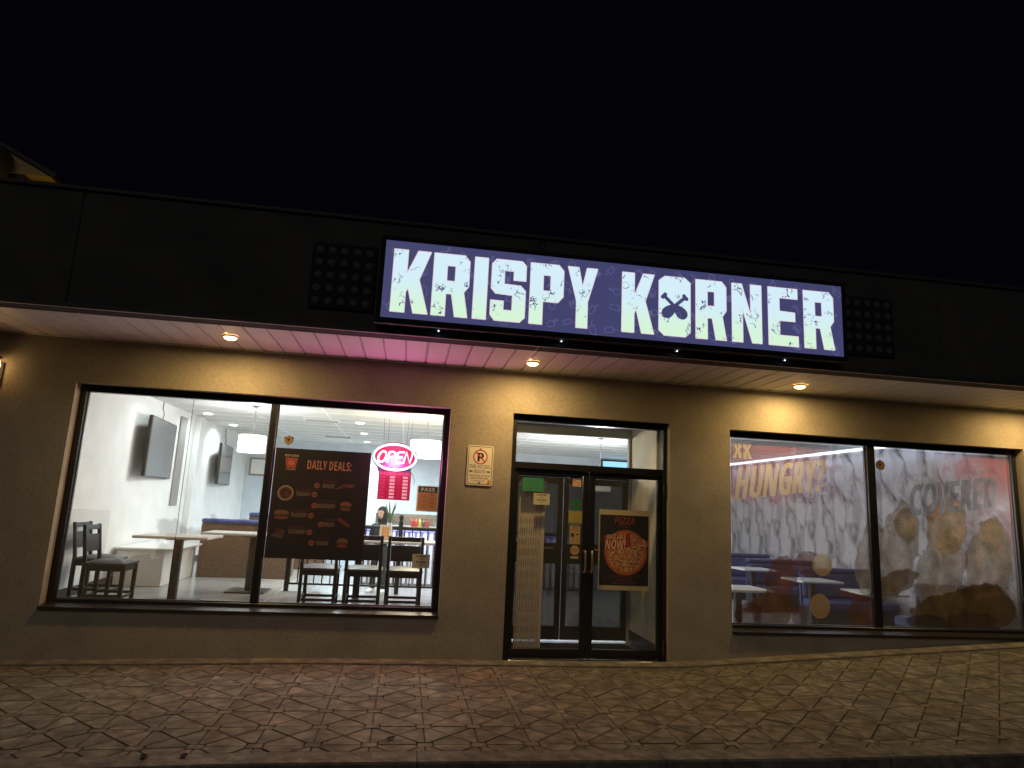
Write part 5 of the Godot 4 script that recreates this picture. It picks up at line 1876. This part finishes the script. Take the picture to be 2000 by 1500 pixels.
func inside_lights() -> void:
	var at := [[-3.40, -2.5, 1], [-3.46, -4.45, 1], [-3.46, -6.2, 1], [-.86, -2.3, 1], [-.90, -4.4, 1], [-.94, -6.3, 1], [-.98, -8.25, 1], [1.75, -3.9, 1], [1.75, -7.6, 1]]  # the last one is unseen, placed to light the hall centre
	var say := ["recessed ceiling light nearest the glass, top of the left pane", "middle recessed light of the row along the white wall", "farthest recessed light of the row along the white wall", "recessed ceiling light nearest the glass above the deals poster", "second recessed light from the glass in the poster's row", "third recessed light from the glass in the poster's row", "farthest recessed light in the row above the poster", "recessed ceiling light seen through the entrance doors", "unseen recessed ceiling light placed to light the hall by the counter"]
	for k in at.size():
		var l := thing("ceiling_light", say[k], "light", Vector3(at[k][0], CEIL, at[k][1]), 0, "recessed ceiling lights")
		part(l, "trim_ring", lathe([Vector2(.090, -.001), Vector2(.092, -.008), Vector2(.076, -.012), Vector2(.070, -.003)], 24), M.tee_bar)
		part(l, "lamp_lens", lathe([Vector2(.0005, -.007), Vector2(.070, -.006), Vector2(.072, -.002)], 24), M.lamp_white)
		var s := SpotLight3D.new()
		s.name = "ceiling_beam"
		s.light_color = Color(.93, .985, 1.0)
		s.light_energy = [.55, 1.2, 2.8, 2.8, 5.5, 10.0, 12.0, 9.0, 8.0][k]
		s.spot_angle = 84
		s.spot_angle_attenuation = .9
		s.spot_range = 16
		s.spot_attenuation = 2
		s.light_size = .07
		s.shadow_enabled = true
		l.add_child(s)
		s.position = Vector3(0, -.02, 0)
		s.rotation.x = -PI * .5
	for q in [[Vector3(-2.36, 2.42, -3.0), .20, Color(.95, .98, 1.0), "white drum pendant lamp left of the mullion", 1.4], [Vector3(.25, 2.46, -2.6), .24, Color(1, .93, .78), "bright warm drum pendant lamp right of the OPEN sign", 3.6], [Vector3(3.5, 2.16, -4.4), .20, Color(.97, .99, 1.0), "added drum pendant lamp deep in the hall, brightening the ceiling", 5.0]]:  # third pendant is added to brighten the ceiling beyond the entrance
		var p := thing("pendant_lamp", q[3], "lamp", q[0], 0, "drum pendant lamps")
		var r: float = q[1]
		var gm: StandardMaterial3D = M.pendant_glow
		part(p, "lamp_shade", lathe([Vector2(.001, -.13), Vector2(r - .01, -.13), Vector2(r, -.12), Vector2(r, .12), Vector2(r - .01, .13), Vector2(.02, .13)], 32), gm)
		part(p, "stem", tube(PackedVector3Array([Vector3(0, .13, 0), Vector3(0, CEIL - q[0].y - .02, 0)]), .008, 8), M.steel)
		part(p, "canopy", lathe([Vector2(.001, -.025), Vector2(.05, -.022), Vector2(.06, -.001)], 20), M.steel, Vector3(0, CEIL - q[0].y, 0))
		var o := OmniLight3D.new()
		o.name = "pendant_glow"
		o.light_color = q[2]
		o.light_energy = q[4]
		o.light_size = .12
		o.omni_range = 14
		o.omni_attenuation = 2
		o.shadow_enabled = true
		p.add_child(o)
		o.position = Vector3(0, 0, 0)
	# run of linear lights along the top of the marble wall
	var zs := [-.85, -2.75, -4.65, -6.55]
	for k in 4:
		var l := thing("linear_light", ["linear wall light nearest the street atop the marble wall", "second linear light from the street atop the marble wall", "third linear light from the street atop the marble wall", "farthest linear light atop the marble wall"][k], "light", Vector3(7.87, 2.955, zs[k] - .95), 0, "linear lights along the marble wall")
		part(l, "housing", box(.04, .02, 1.898, .003), M.tee_bar, Vector3(0, .034, 0))
		part(l, "led_tube", box(.032, .045, 1.896, .008), M.led_white)
		var a := AreaLight3D.new()
		a.name = "linear_glow"
		a.area_size = Vector2(.03, 1.85)
		a.light_color = Color(.80, .89, 1.0)
		a.light_energy = .7
		a.shadow_enabled = true
		l.add_child(a)
		a.position = Vector3(-.03, -.03, 0)
		a.rotation = Vector3(-PI * .5, 0, 0)
		a.rotate_object_local(Vector3(0, 1, 0), .6)

func outside_bits() -> void:
	# wall lantern at the far left edge
	var w := thing("wall_lantern", "small lit wall lantern at the left edge of the wall", "lamp", Vector3(-4.30, 2.80, 0))
	part(w, "back_plate", box(.10, .24, .02, .004), M.black_metal, Vector3(0, -.02, .011))
	part(w, "arm", tube(PackedVector3Array([Vector3(0, -.1, .02), Vector3(0, -.14, .07), Vector3(0, -.1, .11), Vector3(0, -.04, .11)]), .01, 8), M.black_metal)
	part(w, "lamp_globe", lathe([Vector2(.02, -.03), Vector2(.05, 0), Vector2(.065, .06), Vector2(.05, .11), Vector2(.02, .13), Vector2(.0005, .132)], 18), glow("lantern_glow", Color(1, .82, .55), 3.0), Vector3(0, 0, .11))
	part(w, "cap", lathe([Vector2(.075, .132), Vector2(.06, .15), Vector2(.01, .18), Vector2(.0005, .18)], 16), M.black_metal, Vector3(0, 0, .11))
	part(w, "cage", tube(PackedVector3Array([Vector3(-.07, -.03, .11), Vector3(-.075, .05, .11), Vector3(-.07, .132, .11)]), .004, 6), M.black_metal)
	var o := OmniLight3D.new()
	o.name = "lantern_light"
	o.light_color = Color(1, .75, .45)
	o.light_energy = .02
	o.light_size = .05
	o.shadow_enabled = true
	w.add_child(o)
	o.position = Vector3(0, .05, .11)
	# folding gate stacked behind the left door
	var g := thing("folding_gate", "stacked metal folding security gate behind the left entrance door", "gate", Vector3(1.33, .01, -.30))
	for k in 10:
		part(g, "upright", box(.019, 1.95, .03, .003), M.gate_metal, Vector3(.005 + k * .027, .985, 0))
	part(g, "end_post", box(.045, 1.98, .045, .004), M.gate_metal, Vector3(.285, .99, 0))
	var st := st_new()
	for k in 9:
		for r in 16:
			for s in [-1.0, 1.0]:
				add_box(st, Vector3(.0185 + k * .027, .10 + r * .122, .0185 * s), Vector3(.006, .125, .003), 0, Basis(Vector3(0, 0, 1), .22 * s))
	part(g, "lattice", st.commit(), M.gate_metal)
	# neighbour's gable behind, just showing at the upper left
	var h := thing("gabled_house", "tall gabled building behind at the upper left, one lit yellow patch", "building", Vector3(-14.6, 0, -12.5))
	var cream := mat("gable_patch_yellow", lin(.42, .33, .14), .85)  # yellow against the dark wall, coloured to shape the small lit patch
	part(h, "wall", box(6.8, 10.3, 6.0, .02), M.fascia_stucco, Vector3(-.2, 5.17, -2.52))
	var ws := st_new()
	add_plate(ws, PackedVector2Array([Vector2(-4.3, 10.33), Vector2(3.9, 10.33), Vector2(-.2, 12.4)]), 6.0)
	part(h, "gable", ws.commit(), cream, Vector3(0, 0, -2.5))
	for q in [1.0, -1.0]:
		part(h, "roof", box(4.75, .12, 6.1, .01), M.coping, Vector3(-.2 + q * 2.12, 11.44, -2.5), Vector3(0, 0, -q * .4676))
	part(h, "added_mask_slab", box(3.0, 2.6, .5, .02), M.fascia_stucco, Vector3(1.32, 9.56, .76))  # dark slab added to cut the lit patch off at its left
	part(h, "window", box(1.0, 1.4, .06, .01), M.black_frame, Vector3(-.2, 8.2, .53))
	var lp := thing("unseen_gable_lamp", "unseen round wall lamp placed to light the gable of the building behind", "lamp", Vector3(-10.9, 9.2, -11.99))  # out of view, placed to light the gable patch
	part(lp, "lamp_bulb", lathe([Vector2(.0005, -.08), Vector2(.06, -.05), Vector2(.08, 0), Vector2(.06, .05), Vector2(.0005, .08)], 14), M.lamp_warm, Vector3(0, 0, .15))
	part(lp, "bracket", box(.06, .06, .16, .005), M.black_metal, Vector3(0, .06, .05))
	var gl := OmniLight3D.new()
	gl.name = "unseen_gable_light"
	gl.light_color = Color(1, .8, .4)
	gl.light_energy = .08
	gl.light_size = .08
	gl.shadow_enabled = true
	lp.add_child(gl)
	gl.position = Vector3(0, 0, .15)
	# scraps of dark litter near the kerb
	var rng := RandomNumberGenerator.new()
	rng.seed = 2
	for q in [[-1.52, 2.71, "dark curled leaf lying on the kerb, farther left"], [-1.28, 2.71, "dark curled leaf lying on the kerb, farther right"], [.02, 2.42, "small dark leaf on the pavers near the kerb"]]:
		var lf := thing("dead_leaf", q[2], "leaf", Vector3(q[0], ground_y(q[0], q[1]) + .006, q[1]), rng.randf() * 3.0, "dead leaves near the kerb")
		var s2 := st_new()
		for i in 6:
			var a := -.05 + i * .0167
			var b := a + .0167
			var wa := .03 * sqrt(maxf(0.02, 1.0 - pow(a / .051, 2.0)))
			var wb := .03 * sqrt(maxf(0.02, 1.0 - pow(b / .051, 2.0)))
			for s in [-1.0, 1.0]:
				quad(s2, Vector3(a, .004 + a * a * 3.0, 0), Vector3(b, .004 + b * b * 3.0, 0), Vector3(b, .016 + b * b * 3.0, s * wb), Vector3(a, .016 + a * a * 3.0, s * wa), Vector3.UP)
		part(lf, "blade", s2.commit(), M.leaf_litter).scale = Vector3(.7, .5, .7)

# ------------------------------------------------------------------ everything
func _ready() -> void:
	var cam := Camera3D.new()
	cam.name = "camera"
	add_child(cam)
	var rt := Vector3(0.98678241, 0.0466809, 0.15518173)
	var up := Vector3(-0.07359817, 0.98225141, 0.17252676)
	var fw := Vector3(0.14437377, 0.18166746, -0.97270404)
	cam.transform = Transform3D(Basis(rt, up, -fw), Vector3(0, 1.66, 7.6))
	cam.fov = 59.83
	cam.near = 0.05
	cam.far = 600.0
	cam.current = true

	var env := Environment.new()
	env.background_mode = Environment.BG_SKY
	var sky := Sky.new()
	var sm := ProceduralSkyMaterial.new()
	sm.sky_top_color = lin(0.0008, 0.0008, 0.0021)
	sm.sky_horizon_color = lin(0.0012, 0.0012, 0.0024)
	sm.ground_bottom_color = lin(0.0004, 0.0004, 0.0004)
	sm.ground_horizon_color = lin(0.0012, 0.0012, 0.0018)
	sm.sun_angle_max = 1.0
	sky.sky_material = sm
	env.sky = sky
	env.tonemap_mode = Environment.TONE_MAPPER_LINEAR
	env.tonemap_exposure = 1.0
	env.sdfgi_enabled = true
	env.ssao_enabled = true
	env.ssil_enabled = true
	var we := WorldEnvironment.new()
	we.name = "world_environment"
	we.environment = env
	add_child(we)

	# unseen street lighting behind the camera, lifting the fascia and lower wall
	var street_glow := DirectionalLight3D.new()
	street_glow.name = "unseen_street_glow"
	street_glow.light_color = Color(1.0, 0.97, 0.93)
	street_glow.light_energy = 0.05
	street_glow.light_angular_distance = 20.0
	street_glow.sky_mode = DirectionalLight3D.SKY_MODE_LIGHT_ONLY
	street_glow.shadow_enabled = true
	add_child(street_glow)
	street_glow.rotation = Vector3(deg_to_rad(-27), deg_to_rad(-18), 0)

	materials()
	# setting
	structure("ground", box(400, .1, 400, 0), M.far_ground, Vector3(0, -.42, 0))
	structure("road", box(60, .06, 14, 0), M.asphalt, Vector3(0, -.15, 9.87))
	paving()
	rail_strip("edging_strip", 0.001, 0.175, 0.022, 0.08, M.concrete, -6.6, 10.6, 1.72)
	rail_strip("kerb", 2.66, 2.86, 0.004, 0.22, M.kerb_concrete, -6.6, 10.4, 1.7)
	facade()
	vestibule()
	interior()
	# objects
	shop_sign()
	soffit_lights()
	inside_lights()
	furnish()
	person()
	open_sign()
	notices()
	outside_bits()
